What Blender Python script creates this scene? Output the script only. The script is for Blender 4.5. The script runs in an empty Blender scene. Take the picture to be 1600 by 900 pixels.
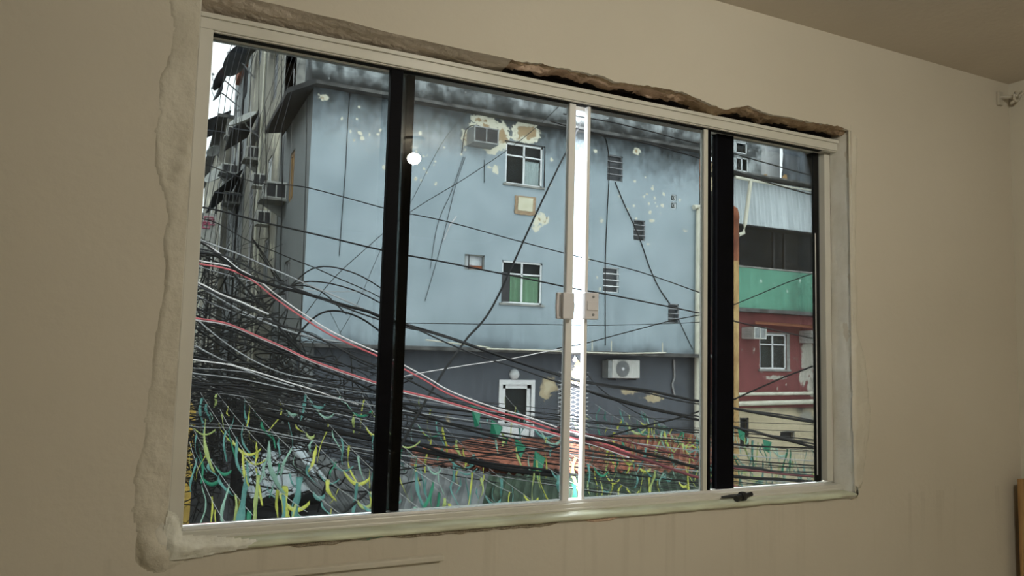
import bpy, bmesh, math, random
import numpy as np
from mathutils import Vector, Matrix, noise as mnoise
sc = bpy.context.scene
COL = sc.collection
random.seed(7)
# ------------------------------------------------------------------ camera
CAMZ = 1.5
F = 1169.914
R = np.array([[0.90163644, 0.06096519, 0.42817633],
              [-0.43171818, 0.06756634, 0.8994744],
              [0.02590632, -0.99585041, 0.08724005]])
cd = bpy.data.cameras.new('camera'); cam = bpy.data.objects.new('camera', cd); COL.objects.link(cam)
rt, up, bk = R[:, 0], -R[:, 1], -R[:, 2]
cam.matrix_world = Matrix(((rt[0], up[0], bk[0], 0), (rt[1], up[1], bk[1], 0), (rt[2], up[2], bk[2], CAMZ), (0, 0, 0, 1)))
cd.sensor_width = 36; cd.lens = F / 1600 * 36; cd.clip_start = 0.02; cd.clip_end = 500
sc.camera = cam
def ray(px, py): return R @ np.array([(px - 800) / F, (py - 450) / F, 1.0])
def P(px, py, Y):
    d = ray(px, py); d = d * (Y / d[1]); return Vector((d[0], d[1], d[2] + CAMZ))
def PX(px, py, X):
    d = ray(px, py); d = d * (X / d[0]); return Vector((d[0], d[1], d[2] + CAMZ))
# ------------------------------------------------------------------ world, light, exposure
SKY = 10.5
LAMP = 1380.0
LAMP_POS = (1.235, -0.03, 2.555)
wd = bpy.data.worlds.new('overcast_sky'); sc.world = wd; wd.use_nodes = True
nt = wd.node_tree; bg = nt.nodes['Background']
tc = nt.nodes.new('ShaderNodeTexCoord'); nz = nt.nodes.new('ShaderNodeTexNoise'); nz.inputs['Scale'].default_value = 2.2
cr = nt.nodes.new('ShaderNodeValToRGB')
cr.color_ramp.elements[0].color = (0.74, 0.83, 0.90, 1); cr.color_ramp.elements[1].color = (0.92, 0.97, 0.97, 1)
nt.links.new(tc.outputs['Generated'], nz.inputs['Vector']); nt.links.new(nz.outputs['Fac'], cr.inputs['Fac'])
nt.links.new(cr.outputs['Color'], bg.inputs['Color']); bg.inputs['Strength'].default_value = SKY
vs = sc.view_settings; vs.view_transform = 'Standard'; vs.look = 'None'; vs.exposure = 0.0; vs.gamma = 1.0
try: vs.use_curve_mapping = False
except Exception: pass
try:
    sc.cycles.use_denoising = True; sc.cycles.max_bounces = 10; sc.cycles.transparent_max_bounces = 24
    sc.cycles.sample_clamp_indirect = 6.0
except Exception: pass
# ------------------------------------------------------------------ materials
M = {}
def pm(name, c1, c2=None, scale=6.0, rough=0.7, bump=0.0, bscale=None, metal=0.0, spec=0.4, ramp=(0.35, 0.65), stretch=None, detail=5):
    m = bpy.data.materials.new(name); m.use_nodes = True; t = m.node_tree; n = t.nodes; L = t.links
    b = n['Principled BSDF']; b.inputs['Roughness'].default_value = rough; b.inputs['Metallic'].default_value = metal
    b.inputs['Specular IOR Level'].default_value = spec
    c2 = c2 or tuple(x * 0.85 for x in c1)
    co = n.new('ShaderNodeTexCoord'); mp = n.new('ShaderNodeMapping')
    if stretch: mp.inputs['Scale'].default_value = stretch
    L.new(co.outputs['Object'], mp.inputs['Vector'])
    ns = n.new('ShaderNodeTexNoise'); ns.inputs['Scale'].default_value = scale; ns.inputs['Detail'].default_value = detail
    L.new(mp.outputs['Vector'], ns.inputs['Vector'])
    r = n.new('ShaderNodeValToRGB'); r.color_ramp.elements[0].position = ramp[0]; r.color_ramp.elements[1].position = ramp[1]
    r.color_ramp.elements[0].color = (*c2, 1); r.color_ramp.elements[1].color = (*c1, 1)
    L.new(ns.outputs['Fac'], r.inputs['Fac']); L.new(r.outputs['Color'], b.inputs['Base Color'])
    if bump:
        n2 = n.new('ShaderNodeTexNoise'); n2.inputs['Scale'].default_value = bscale or scale * 4; n2.inputs['Detail'].default_value = 6
        L.new(mp.outputs['Vector'], n2.inputs['Vector'])
        bp = n.new('ShaderNodeBump'); bp.inputs['Strength'].default_value = bump; bp.inputs['Distance'].default_value = 0.01
        L.new(n2.outputs['Fac'], bp.inputs['Height']); L.new(bp.outputs['Normal'], b.inputs['Normal'])
    M[name] = m; return m
def emis(name, col, st):
    m = bpy.data.materials.new(name); m.use_nodes = True; n = m.node_tree.nodes; b = n['Principled BSDF']
    b.inputs['Base Color'].default_value = (0.8, 0.8, 0.8, 1); b.inputs['Emission Color'].default_value = (*col, 1); b.inputs['Emission Strength'].default_value = st
    M[name] = m; return m
def glassmat(name, col, ior=1.33):
    m = bpy.data.materials.new(name); m.use_nodes = True; t = m.node_tree; n = t.nodes; L = t.links
    n.remove(n['Principled BSDF']); out = n['Material Output']
    tr = n.new('ShaderNodeBsdfTransparent'); tr.inputs['Color'].default_value = (*col, 1)
    gl = n.new('ShaderNodeBsdfGlossy'); gl.inputs['Roughness'].default_value = 0.0; gl.inputs['Color'].default_value = (1, 1, 1, 1)
    fr = n.new('ShaderNodeFresnel'); fr.inputs['IOR'].default_value = ior
    mx = n.new('ShaderNodeMixShader')
    L.new(fr.outputs['Fac'], mx.inputs['Fac']); L.new(tr.outputs[0], mx.inputs[1]); L.new(gl.outputs[0], mx.inputs[2]); L.new(mx.outputs[0], out.inputs['Surface'])
    M[name] = m; return m
def wallpaint(name, c1, c2, drip=0.5):
    """cream emulsion: large blotches, fine roller bump, faint vertical drips"""
    m = pm(name, c1, c2, scale=1.3, rough=0.75, bump=0.10, bscale=45, ramp=(0.25, 0.75))
    t = m.node_tree; n = t.nodes; L = t.links; b = n['Principled BSDF']
    src = b.inputs['Base Color'].links[0].from_socket
    co = n.new('ShaderNodeTexCoord'); mp = n.new('ShaderNodeMapping'); mp.inputs['Scale'].default_value = (30, 30, 1.6)
    L.new(co.outputs['Object'], mp.inputs['Vector']); ns = n.new('ShaderNodeTexNoise'); ns.inputs['Scale'].default_value = 1.0; ns.inputs['Detail'].default_value = 4
    L.new(mp.outputs['Vector'], ns.inputs['Vector'])
    r = n.new('ShaderNodeMapRange'); r.inputs['From Min'].default_value = 0.55; r.inputs['From Max'].default_value = 0.85
    r.inputs['To Min'].default_value = 0; r.inputs['To Max'].default_value = drip; L.new(ns.outputs['Fac'], r.inputs['Value'])
    mx = n.new('ShaderNodeMix'); mx.data_type = 'RGBA'; mx.inputs['B'].default_value = (c2[0] * 0.62, c2[1] * 0.6, c2[2] * 0.56, 1)
    sx = n.new('ShaderNodeSeparateXYZ'); L.new(co.outputs['Object'], sx.inputs[0]); r2 = n.new('ShaderNodeMapRange'); r2.inputs['From Min'].default_value = .72; r2.inputs['From Max'].default_value = 1.02; L.new(sx.outputs['Z'], r2.inputs['Value'])
    r3 = n.new('ShaderNodeMath'); r3.operation = 'LESS_THAN'; r3.inputs[1].default_value = 1.04; L.new(sx.outputs['Z'], r3.inputs[0])
    k1 = n.new('ShaderNodeMath'); k1.operation = 'MULTIPLY'; L.new(r2.outputs[0], k1.inputs[0]); L.new(r3.outputs[0], k1.inputs[1]); k2 = n.new('ShaderNodeMath'); k2.operation = 'MULTIPLY'; L.new(k1.outputs[0], k2.inputs[0]); L.new(r.outputs['Result'], k2.inputs[1])
    L.new(k2.outputs[0], mx.inputs['Factor']); L.new(src, mx.inputs['A']); L.new(mx.outputs['Result'], b.inputs['Base Color'])
    return m
def facademat(name, base1, base2, peel, core, grime_shade, sc_=0.9, rp=(0.3, 0.7)):
    """painted render; 'peel' and 'grime' are vertex attributes saying where paint is lost and where mould and painted shade darken it"""
    m = pm(name, base1, base2, scale=sc_, rough=0.85, bump=0.4, bscale=9, ramp=rp, detail=9)
    t = m.node_tree; n = t.nodes; L = t.links; b = n['Principled BSDF']
    src = b.inputs['Base Color'].links[0].from_socket
    co = n.new('ShaderNodeTexCoord')
    def thr(attr, nscale, amp, lo, hi, det=6, stretch=None):
        a = n.new('ShaderNodeAttribute'); a.attribute_name = attr
        ns = n.new('ShaderNodeTexNoise'); ns.inputs['Scale'].default_value = nscale; ns.inputs['Detail'].default_value = det
        mp = n.new('ShaderNodeMapping'); mp.inputs['Scale'].default_value = stretch or (1, 1, 1)
        L.new(co.outputs['Object'], mp.inputs['Vector']); ns.inputs['Roughness'].default_value = .68; L.new(mp.outputs['Vector'], ns.inputs['Vector'])
        s = n.new('ShaderNodeMath'); s.operation = 'MULTIPLY_ADD'; s.inputs[1].default_value = amp; L.new(ns.outputs['Fac'], s.inputs[0]); L.new(a.outputs['Fac'], s.inputs[2])
        r = n.new('ShaderNodeMapRange'); r.inputs['From Min'].default_value = lo; r.inputs['From Max'].default_value = hi; L.new(s.outputs[0], r.inputs['Value'])
        return r.outputs['Result']
    def mixc(a, c, f, k=1.0):
        mx = n.new('ShaderNodeMix'); mx.data_type = 'RGBA'; mx.inputs['B'].default_value = (*c, 1); L.new(a, mx.inputs['A'])
        if k != 1.0:
            q = n.new('ShaderNodeMath'); q.operation = 'MULTIPLY'; q.inputs[1].default_value = k; L.new(f, q.inputs[0]); f = q.outputs[0]
        L.new(f, mx.inputs['Factor']); return mx.outputs['Result']
    c = mixc(src, tuple(x * 0.55 for x in base2), thr('streak', 2.0, 1.0, 0.62, 1.1, stretch=(5, 5, 0.5)), 0.8)
    c = mixc(c, grime_shade, thr('grime_shade', 4.0, 1.2, 0.95, 1.75, 10, stretch=(1, 1, 0.8)), 0.95)
    c = mixc(c, peel, thr('peel', 7.0, 1.8, 1.42, 1.47, 12))
    c = mixc(c, core, thr('peel', 4.5, 2.2, 2.02, 2.10, 12))
    L.new(c, b.inputs['Base Color']); return m

wallpaint('cream_paint', (0.60, 0.56, 0.47), (0.53, 0.49, 0.40), 0.0)
wallpaint('cream_paint_drips', (0.60, 0.55, 0.46), (0.54, 0.49, 0.40), 0.45)
pm('ceiling_paint', (0.60, 0.54, 0.46), (0.55, 0.49, 0.415), 1.2, 0.85, 0.15, 40)
pm('plaster', (0.60, 0.56, 0.47), (0.54, 0.50, 0.41), 7, 0.8, 0.5, 45)
pm('white_plaster', (0.68, 0.66, 0.60), (0.60, 0.57, 0.49), 8, 0.75, 0.4, 30)
pm('foam_white', (0.82, 0.82, 0.76), (0.68, 0.67, 0.58), 18, 0.7, 0.5, 40)
pm('soffit_plaster', (0.62, 0.54, 0.46), (0.52, 0.45, 0.37), 10, 0.85, 0.8, 40)
pm('mortar', (0.50, 0.37, 0.24), (0.28, 0.19, 0.12), 22, 0.95, 1.0, 70)
pm('old_plaster_glow', (0.74, 0.55, 0.43), (0.46, 0.32, 0.22), 16, 0.9, 0.8, 60)  # broken plaster, tinted orange to paint in the light from the centre gap
pm('dark_cavity', (0.05, 0.035, 0.03), (0.02, 0.015, 0.012), 20, 0.95, 0.6)
pm('sill_stone', (0.62, 0.66, 0.50), (0.45, 0.44, 0.32), 7, 0.45, 0.25, 30, stretch=(1, 3, 3))
pm('green_paint', (0.02, 0.30, 0.22), (0.30, 0.28, 0.22), 28, 0.8, 0.5, ramp=(0.45, 0.5))
pm('sill_dirt', (0.36, 0.31, 0.24), (0.22, 0.18, 0.12), 30, 0.9, 0.9)
pm('white_aluminium', (0.66, 0.64, 0.58), (0.61, 0.59, 0.52), 4, 0.32, 0.05, spec=0.5)
pm('bright_aluminium', (0.80, 0.79, 0.78), (0.74, 0.73, 0.71), 5, 0.28, spec=0.6)
pm('black_aluminium', (0.004, 0.004, 0.006), (0.003, 0.003, 0.004), 8, 0.55, spec=0.04)
pm('black_rubber', (0.012, 0.012, 0.012), (0.006, 0.006, 0.006), 8, 0.7, spec=0.2)
pm('lock_plastic', (0.74, 0.72, 0.74), (0.68, 0.66, 0.68), 6, 0.35, spec=0.5)
pm('black_plastic', (0.015, 0.015, 0.017), (0.01, 0.01, 0.01), 30, 0.38, 0.2)
pm('beige_plastic', (0.50, 0.46, 0.38), (0.44, 0.40, 0.33), 8, 0.4)
pm('wood', (0.42, 0.25, 0.10), (0.24, 0.13, 0.05), 5, 0.55, 0.3, stretch=(8, 8, 0.7))
pm('floor_tile', (0.66, 0.62, 0.54), (0.58, 0.54, 0.47), 5, 0.4)
glassmat('tinted_glass', (0.368, 0.378, 0.372))
glassmat('clear_glass', (0.85, 0.88, 0.87), 1.16)
pm('louvre_grey', (0.15, 0.16, 0.17), (0.09, 0.095, 0.10), 4, .8)
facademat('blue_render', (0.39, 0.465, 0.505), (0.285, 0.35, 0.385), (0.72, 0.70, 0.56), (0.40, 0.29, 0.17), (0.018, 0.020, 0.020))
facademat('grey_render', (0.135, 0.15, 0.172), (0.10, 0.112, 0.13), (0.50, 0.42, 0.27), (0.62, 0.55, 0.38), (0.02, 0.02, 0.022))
facademat('red_render', (0.26, 0.075, 0.075), (0.19, 0.055, 0.055), (0.45, 0.42, 0.36), (0.36, 0.33, 0.28), (0.03, 0.025, 0.025))
facademat('beige_render', (0.66, 0.56, 0.38), (0.55, 0.46, 0.30), (0.35, 0.33, 0.28), (0.25, 0.24, 0.2), (0.03, 0.03, 0.03))
facademat('green_render', (0.20, 0.50, 0.36), (0.13, 0.36, 0.25), (0.45, 0.60, 0.50), (0.1, 0.3, 0.2), (0.03, 0.05, 0.04))
facademat('street_render', (0.50, 0.47, 0.37), (0.33, 0.31, 0.25), (0.62, 0.58, 0.44), (0.40, 0.31, 0.2), (0.035, 0.035, 0.032))
facademat('side_render', (0.36, 0.39, 0.40), (0.27, 0.29, 0.29), (0.5, 0.48, 0.4), (0.35, 0.3, 0.25), (0.03, 0.03, 0.03))
facademat('mouldy_render', (0.52, 0.56, 0.57), (0.10, 0.11, 0.11), (0.7, 0.72, 0.72), (0.5, 0.5, 0.48), (0.012, 0.013, 0.012), 2.6, (0.42, 0.60))
pm('concrete', (0.36, 0.36, 0.33), (0.18, 0.18, 0.17), 5, 0.9, 0.6)
pm('dark_concrete', (0.14, 0.14, 0.135), (0.05, 0.05, 0.048), 3, 0.9, 0.6)
pm('white_window', (0.84, 0.86, 0.86), (0.74, 0.76, 0.76), 12, 0.5)
pm('grey_metal', (0.34, 0.35, 0.36), (0.22, 0.22, 0.23), 8, 0.5, metal=0.3)
pm('dark_metal', (0.05, 0.05, 0.055), (0.03, 0.03, 0.03), 8, 0.6)
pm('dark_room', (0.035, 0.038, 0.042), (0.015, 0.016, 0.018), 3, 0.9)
pm('dark_pane', (0.05, 0.06, 0.07), (0.025, 0.03, 0.035), 2, 0.15, spec=0.6)
pm('curtain_white', (0.82, 0.86, 0.88), (0.66, 0.70, 0.72), 3, 0.9, stretch=(12, 12, 0.4))
pm('curtain_green', (0.42, 0.62, 0.42), (0.28, 0.46, 0.30), 3, 0.9, stretch=(12, 12, 0.4))
pm('orange_wood', (0.52, 0.30, 0.10), (0.32, 0.18, 0.07), 6, 0.6, stretch=(6, 6, 1))
pm('ac_white', (0.66, 0.66, 0.62), (0.50, 0.50, 0.46), 9, 0.5)
pm('ac_grey', (0.34, 0.36, 0.36), (0.20, 0.21, 0.21), 9, 0.6)
pm('brick', (0.40, 0.15, 0.09), (0.26, 0.10, 0.06), 6, 0.9, 0.5)
pm('terracotta', (0.42, 0.15, 0.09), (0.16, 0.07, 0.05), 3, 0.85, 0.4)
pm('moss_tile', (0.07, 0.11, 0.07), (0.03, 0.045, 0.03), 4, 0.9, 0.5)
pm('fibre_cement', (0.20, 0.21, 0.21), (0.07, 0.075, 0.075), 2.5, 0.9, 0.4)
pm('white_sheet', (0.62, 0.68, 0.70), (0.46, 0.51, 0.53), 1.6, 0.5, stretch=(3, 3, 0.4))
pm('dark_sheet', (0.09, 0.10, 0.12), (0.05, 0.055, 0.065), 2, 0.7)
pm('dark_tarp', (0.12, 0.14, 0.16), (0.05, 0.06, 0.07), 1.2, 0.75, 0.9, 3, stretch=(3, 3, 0.6))
pm('rust', (0.32, 0.11, 0.05), (0.15, 0.05, 0.03), 6, 0.9, 0.5, stretch=(1, 1, 0.4))
pm('ochre_pipe', (0.55, 0.38, 0.16), (0.34, 0.20, 0.08), 6, 0.8, 0.3, stretch=(1, 1, 0.4))
pm('white_pvc', (0.72, 0.70, 0.58), (0.60, 0.58, 0.46), 5, 0.5)
pm('eave_black', (0.045, 0.046, 0.046), (0.02, 0.02, 0.02), 3, 0.95, 0.6)  # near-black tone for the side eave
pm('asphalt', (0.08, 0.08, 0.08), (0.05, 0.05, 0.05), 5, 0.9)
pm('dish_grey', (0.42, 0.43, 0.40), (0.30, 0.31, 0.29), 6, 0.5)
pm('dish_dark', (0.07, 0.08, 0.10), (0.04, 0.045, 0.055), 6, 0.5)
pm('cable_black', (0.010, 0.010, 0.011), (0.006, 0.006, 0.006), 4, 0.55, spec=0.2)
pm('cable_dark', (0.035, 0.035, 0.038), (0.02, 0.02, 0.02), 4, 0.6, spec=0.2)
pm('cable_grey', (0.40, 0.40, 0.40), (0.26, 0.26, 0.26), 4, 0.6)
pm('cable_white', (0.80, 0.76, 0.74), (0.66, 0.60, 0.58), 4, 0.5)
pm('cable_red', (0.62, 0.13, 0.14), (0.42, 0.09, 0.10), 4, 0.5)
pm('cable_maroon', (0.18, 0.035, 0.04), (0.09, 0.02, 0.025), 4, 0.5)
pm('string_white', (0.42, 0.42, 0.40), (0.32, 0.32, 0.31), 4, 0.7)
for nm, c in (('yellow', (0.56, 0.57, 0.10)), ('lime', (0.42, 0.50, 0.17)), ('teal', (0.11, 0.29, 0.26)), ('green', (0.02, 0.22, 0.12)), ('pale', (0.28, 0.46, 0.36))):
    m = pm('strip_' + nm, c, tuple(x * 0.8 for x in c), 6, 0.45)
pm('van_white', (0.55, 0.56, 0.55), (0.36, 0.37, 0.36), 2, 0.5)
pm('yellow_wall', (0.62, 0.40, 0.08), (0.40, 0.26, 0.07), 4, 0.8)
pm('hill', (0.30, 0.32, 0.32), (0.18, 0.20, 0.20), 1.5, 0.9)
pm('pink_paint', (0.7, 0.2, 0.3), None, 4, 0.7)
emis('lamp_glow', (1.0, 0.965, 0.83), LAMP)

# ------------------------------------------------------------------ mesh helpers
ORG = {}
class MB:
    def __init__(s): s.v = []; s.f = []; s.m = []; s.xf = None; s.mi = 0
    def add(s, vs, fs):
        b = len(s.v)
        for p in vs:
            p = Vector(p); s.v.append(s.xf @ p if s.xf else p)
        for f in fs: s.f.append([b + i for i in f]); s.m.append(s.mi)
        return s
    def box(s, x0, x1, y0, y1, z0, z1):
        if x0 > x1: x0, x1 = x1, x0
        if y0 > y1: y0, y1 = y1, y0
        if z0 > z1: z0, z1 = z1, z0
        return s.add([(x0, y0, z0), (x1, y0, z0), (x1, y1, z0), (x0, y1, z0), (x0, y0, z1), (x1, y0, z1), (x1, y1, z1), (x0, y1, z1)],
                     [(0, 3, 2, 1), (4, 5, 6, 7), (0, 1, 5, 4), (1, 2, 6, 5), (2, 3, 7, 6), (3, 0, 4, 7)])
    def tube(s, pts, r, n=6, cap=True):
        pts = [Vector(p) for p in pts]; vs = []; fs = []
        rr = r if isinstance(r, (list, tuple)) else [r] * len(pts)
        for i, p in enumerate(pts):
            d = (pts[min(i + 1, len(pts) - 1)] - pts[max(i - 1, 0)]).normalized()
            ref = Vector((0, 0, 1)) if abs(d.z) < 0.9 else Vector((1, 0, 0))
            u = d.cross(ref).normalized(); w = u.cross(d)
            for k in range(n):
                a = 2 * math.pi * k / n; vs.append(p + (u * math.cos(a) + w * math.sin(a)) * rr[i])
        for i in range(len(pts) - 1):
            for k in range(n):
                a = i * n + k; b = i * n + (k + 1) % n; fs.append((a, b, b + n, a + n))
        if cap: fs.append(tuple(range(n))[::-1]); fs.append(tuple(range((len(pts) - 1) * n, len(pts) * n)))
        return s.add(vs, fs)
    def lathe(s, prof, n=20, c=(0, 0, 0), axis='Z'):
        vs = []; fs = []
        for r, z in prof:
            for k in range(n):
                a = 2 * math.pi * k / n; x, y = r * math.cos(a), r * math.sin(a)
                q = (x, y, z) if axis == 'Z' else ((x, z, y) if axis == 'Y' else (z, x, y))
                vs.append((q[0] + c[0], q[1] + c[1], q[2] + c[2]))
        for i in range(len(prof) - 1):
            for k in range(n):
                a = i * n + k; b = i * n + (k + 1) % n; fs.append((a, b, b + n, a + n))
        return s.add(vs, fs)
    def poly(s, pts, off):
        """extrude polygon pts by vector off"""
        n = len(pts); off = Vector(off)
        vs = [Vector(p) for p in pts] + [Vector(p) + off for p in pts]
        fs = [tuple(range(n))[::-1], tuple(range(n, 2 * n))] + [(i, (i + 1) % n, n + (i + 1) % n, n + i) for i in range(n)]
        return s.add(vs, fs)
    def build(s, name, mats, parent=None, smooth=False, bevel=0, org=None, fix=True):
        A = np.array([tuple(v) for v in s.v]); lo, hi = A.min(0), A.max(0)
        o3 = np.array(org) if org is not None else np.array([(lo[0] + hi[0]) / 2, (lo[1] + hi[1]) / 2, lo[2]])
        me = bpy.data.meshes.new(name); me.from_pydata([tuple(v) for v in (A - o3)], [], s.f)
        mats = mats if isinstance(mats, (list, tuple)) else [mats]
        for m in mats: me.materials.append(M[m])
        me.polygons.foreach_set('material_index', s.m)
        if fix:
            bm = bmesh.new(); bm.from_mesh(me); bmesh.ops.recalc_face_normals(bm, faces=bm.faces); bm.to_mesh(me); bm.free()
        if smooth: me.polygons.foreach_set('use_smooth', [True] * len(me.polygons))
        o = bpy.data.objects.new(name, me); COL.objects.link(o)
        if bevel:
            bv = o.modifiers.new('b', 'BEVEL'); bv.width = bevel; bv.segments = 2; bv.limit_method = 'ANGLE'
        if parent: o.parent = parent; o.location = Vector(o3) - ORG[parent.name]
        else: o.location = Vector(o3)
        ORG[o.name] = Vector(o3); return o
def tag(o, label=None, cat=None, group=None, kind=None):
    if label: o['label'] = label
    if cat: o['category'] = cat
    if group: o['group'] = group
    if kind: o['kind'] = kind
    return o
def thing(name, loc, label=None, cat=None, group=None, kind=None):
    o = bpy.data.objects.new(name, None); COL.objects.link(o); o.location = loc; o.empty_display_size = 0.1
    ORG[o.name] = Vector(loc); return tag(o, label, cat, group, kind)
def spline(pts, n=8):
    pts = [Vector(p) for p in pts]
    if len(pts) == 2: return [pts[0].lerp(pts[1], i / n) for i in range(n + 1)]
    q = [2 * pts[0] - pts[1]] + pts + [2 * pts[-1] - pts[-2]]; out = []
    for i in range(1, len(q) - 2):
        p0, p1, p2, p3 = q[i - 1:i + 3]
        for k in range(n):
            t = k / n; out.append(0.5 * ((2 * p1) + (-p0 + p2) * t + (2 * p0 - 5 * p1 + 4 * p2 - p3) * t * t + (-p0 + 3 * p1 - 3 * p2 + p3) * t ** 3))
    out.append(pts[-1]); return out

# ------------------------------------------------------------------ room shell
YW, YG = 1.85, 1.95                 # inner face of the wall, plane of the glazing
XL, XR = 0.052, 2.208               # opening
ZT, ZB = CAMZ + 0.815, CAMZ - 0.447
CEIL = 2.667; XWR = 3.14; XWL = -1.9; YB = -3.4
def struct(o): o['kind'] = 'structure'; return o
b = MB(); b.box(XWL - .1, XWR + .1, YB - .1, 2.0, -0.12, 0.0); struct(b.build('floor', 'floor_tile'))
b = MB(); b.box(XWL - .1, XWR + .1, YB - .1, 2.0, CEIL, CEIL + .14); struct(b.build('ceiling', 'ceiling_paint'))
b = MB(); b.box(XWL - .12, XWL, YB, 1.995, 0, CEIL); struct(b.build('wall_left', 'cream_paint'))
b = MB(); b.box(XWR, XWR + .12, YB, 1.995, 0, CEIL); struct(b.build('wall_right', 'cream_paint'))
b = MB(); b.box(XWL - .1, XWR + .1, YB - .12, YB, 0, CEIL); struct(b.build('wall_back', 'cream_paint'))
# window wall: three plain pieces and the lintel piece, whose lower lip is broken away along its right half
jag_px = [(800, 93), (815, 97), (840, 98), (862, 104), (890, 108), (920, 115), (944, 119), (958, 127), (985, 131), (1012, 134), (1040, 139), (1068, 144), (1085, 152), (1100, 158), (1118, 166), (1135, 172), (1148, 168), (1170, 165), (1185, 172), (1205, 179), (1235, 183), (1262, 190), (1290, 194), (1315, 198), (1330, 206)]
jag = [(P(x, y, YW).x, P(x, y, YW).z) for x, y in jag_px]
def lip(x):
    if x <= jag[0][0]:
        return jag[0][1] + max(0, .62 - x) * .032 + 0.003 * mnoise.noise(Vector((x * 9, 0, 0))) * min(1, (jag[0][0] - x) * 8)
    for (a, za), (c, zc) in zip(jag, jag[1:]):
        if x <= c: return za + (zc - za) * (x - a) / max(c - a, 1e-6) + 0.0045 * mnoise.noise(Vector((x * 60, 3, 0)))
    return jag[-1][1]
b = MB()
b.box(XWL, XL, YW, 1.995, 0, CEIL); b.box(XR, XWR, YW, 1.995, 0, CEIL); b.box(XL, XR, YW, 1.995, 0, ZB - 0.012)
xs = np.linspace(XL, XR, 300); vs = []; fs = []
for x in xs:
    z = lip(x); vs += [(x, YW, z), (x, YW, CEIL), (x, YW + 0.012, z)]
for i in range(len(xs) - 1):
    a = 3 * i; fs += [(a, a + 3, a + 4, a + 1), (a + 2, a + 5, a + 3, a)]
b.add(vs, fs); b.box(XL, XR, YW + 0.05, 1.995, ZT + 0.05, CEIL)
struct(b.build('wall_front', 'cream_paint_drips', fix=False))
# soffit: smooth plaster left, raw broken mortar right
def soffit(x0, x1, name, mats, rough):
    nx = int((x1 - x0) / 0.005); ny = 14; g = MB(); vs = []; fs = []; mi = []
    for i in range(nx + 1):
        x = x0 + (x1 - x0) * i / nx; zl = lip(x)
        for j in range(ny + 1):
            t = j / ny; y = YW + 0.001 + t * 0.105
            n1 = mnoise.fractal(Vector((x * 14, y * 30, 1)), 1.0, 2.0, 4); n2 = mnoise.noise(Vector((x * 5, y * 9, 7)))
            z = zl + (ZT - .008 - zl) * t * (0.35 if rough else 1.15)
            amp = min(1, t * 6)
            z += amp * (0.010 * n1 + 0.008 * n2 if rough else 0.003 * n1 + 0.002 * n2)
            if rough: z += max(0, (t - 0.62)) * 0.05 * (0.7 + n2)
            vs.append((x, y, z))
    for i in range(nx):
        for j in range(ny):
            a = i * (ny + 1) + j; fs.append((a, a + 1, a + ny + 2, a + ny + 1))
            x = x0 + (x1 - x0) * i / nx; t = j / ny
            k = mnoise.noise(Vector((x * 9, t * 2, 5)))
            if rough: mi.append(2 if t > 0.60 + 0.25 * k else (0 if (t < 0.14 + 0.2 * k or x > 1.5 + 0.3 * k) else 1))
            else: mi.append(0)
    g.add(vs, fs); g.m = mi
    return struct(g.build(name, mats, fix=False))
xj = jag[0][0]
soffit(XL, xj, 'trim_1', ['soffit_plaster'], False)
soffit(xj, XR + 0.004, 'trim_2', ['mortar', 'old_plaster_glow', 'dark_cavity'], True)

# plaster reliefs on the wall face
def relief(name, poly, h, mat, edge=0.03, clip=True, res=0.006, amp=0.004, fr=9, bumps=(), Y=YW, lab=None):
    pp = np.array([(P(x, y, Y).x, P(x, y, Y).z) for x, y in poly])
    x0, z0 = pp.min(0) - .01; x1, z1 = pp.max(0) + .01
    nx = int((x1 - x0) / res) + 1; nzz = int((z1 - z0) / res) + 1
    gx, gz = np.meshgrid(np.linspace(x0, x1, nx), np.linspace(z0, z1, nzz), indexing='ij')
    d = np.full(gx.shape, 9.0); ins = np.zeros(gx.shape, bool)
    for i in range(len(pp)):
        a, c = pp[i], pp[(i + 1) % len(pp)]; e = c - a; L2 = (e ** 2).sum() + 1e-12
        t = np.clip(((gx - a[0]) * e[0] + (gz - a[1]) * e[1]) / L2, 0, 1)
        d = np.minimum(d, np.hypot(gx - a[0] - t * e[0], gz - a[1] - t * e[1]))
        cr_ = ((a[1] > gz) != (c[1] > gz)) & (gx < (c[0] - a[0]) * (gz - a[1]) / (c[1] - a[1] + 1e-12) + a[0]); ins ^= cr_
    d = np.where(ins, d, -d)
    H = np.zeros(gx.shape)
    for i in range(nx):
        for j in range(nzz):
            if d[i, j] > -0.03:
                p = Vector((gx[i, j] * fr, gz[i, j] * fr * 0.7, h * 100))
                dd = d[i, j] + 0.010 * mnoise.fractal(p * 1.6, 1.0, 2.0, 4)
                t = max(0, min(1, dd / edge)); s_ = t * t * (3 - 2 * t)
                H[i, j] = (-0.003 if dd < 0 else 0) + s_ * h + s_ * amp * mnoise.fractal(p * 1.3, 0.9, 2.0, 5) + s_ * amp * 0.5 * abs(mnoise.noise(p * 3))
                for (bx, by, br, bh) in bumps:
                    q = P(bx, by, Y); r = math.hypot(gx[i, j] - q.x, gz[i, j] - q.z) / (br * 0.00165)
                    H[i, j] += bh * math.exp(-r * r)
            else: H[i, j] = -0.01
    g = MB(); vs = [(gx[i, j], Y - H[i, j], gz[i, j]) for i in range(nx) for j in range(nzz)]; fs = []
    for i in range(nx - 1):
        for j in range(nzz - 1):
            if max(d[i, j], d[i + 1, j], d[i, j + 1], d[i + 1, j + 1]) > -0.02:
                if not clip and d[i, j] < -.001: continue
                if clip and XL + .007 < gx[i + 1, j] < XR - .004 and gz[i, j] > ZB - .004: continue
                a = i * nzz + j; fs.append((a, a + nzz, a + nzz + 1, a + 1))
    g.add(vs, fs); return struct(g.build(name, mat, smooth=True, fix=False))
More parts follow.
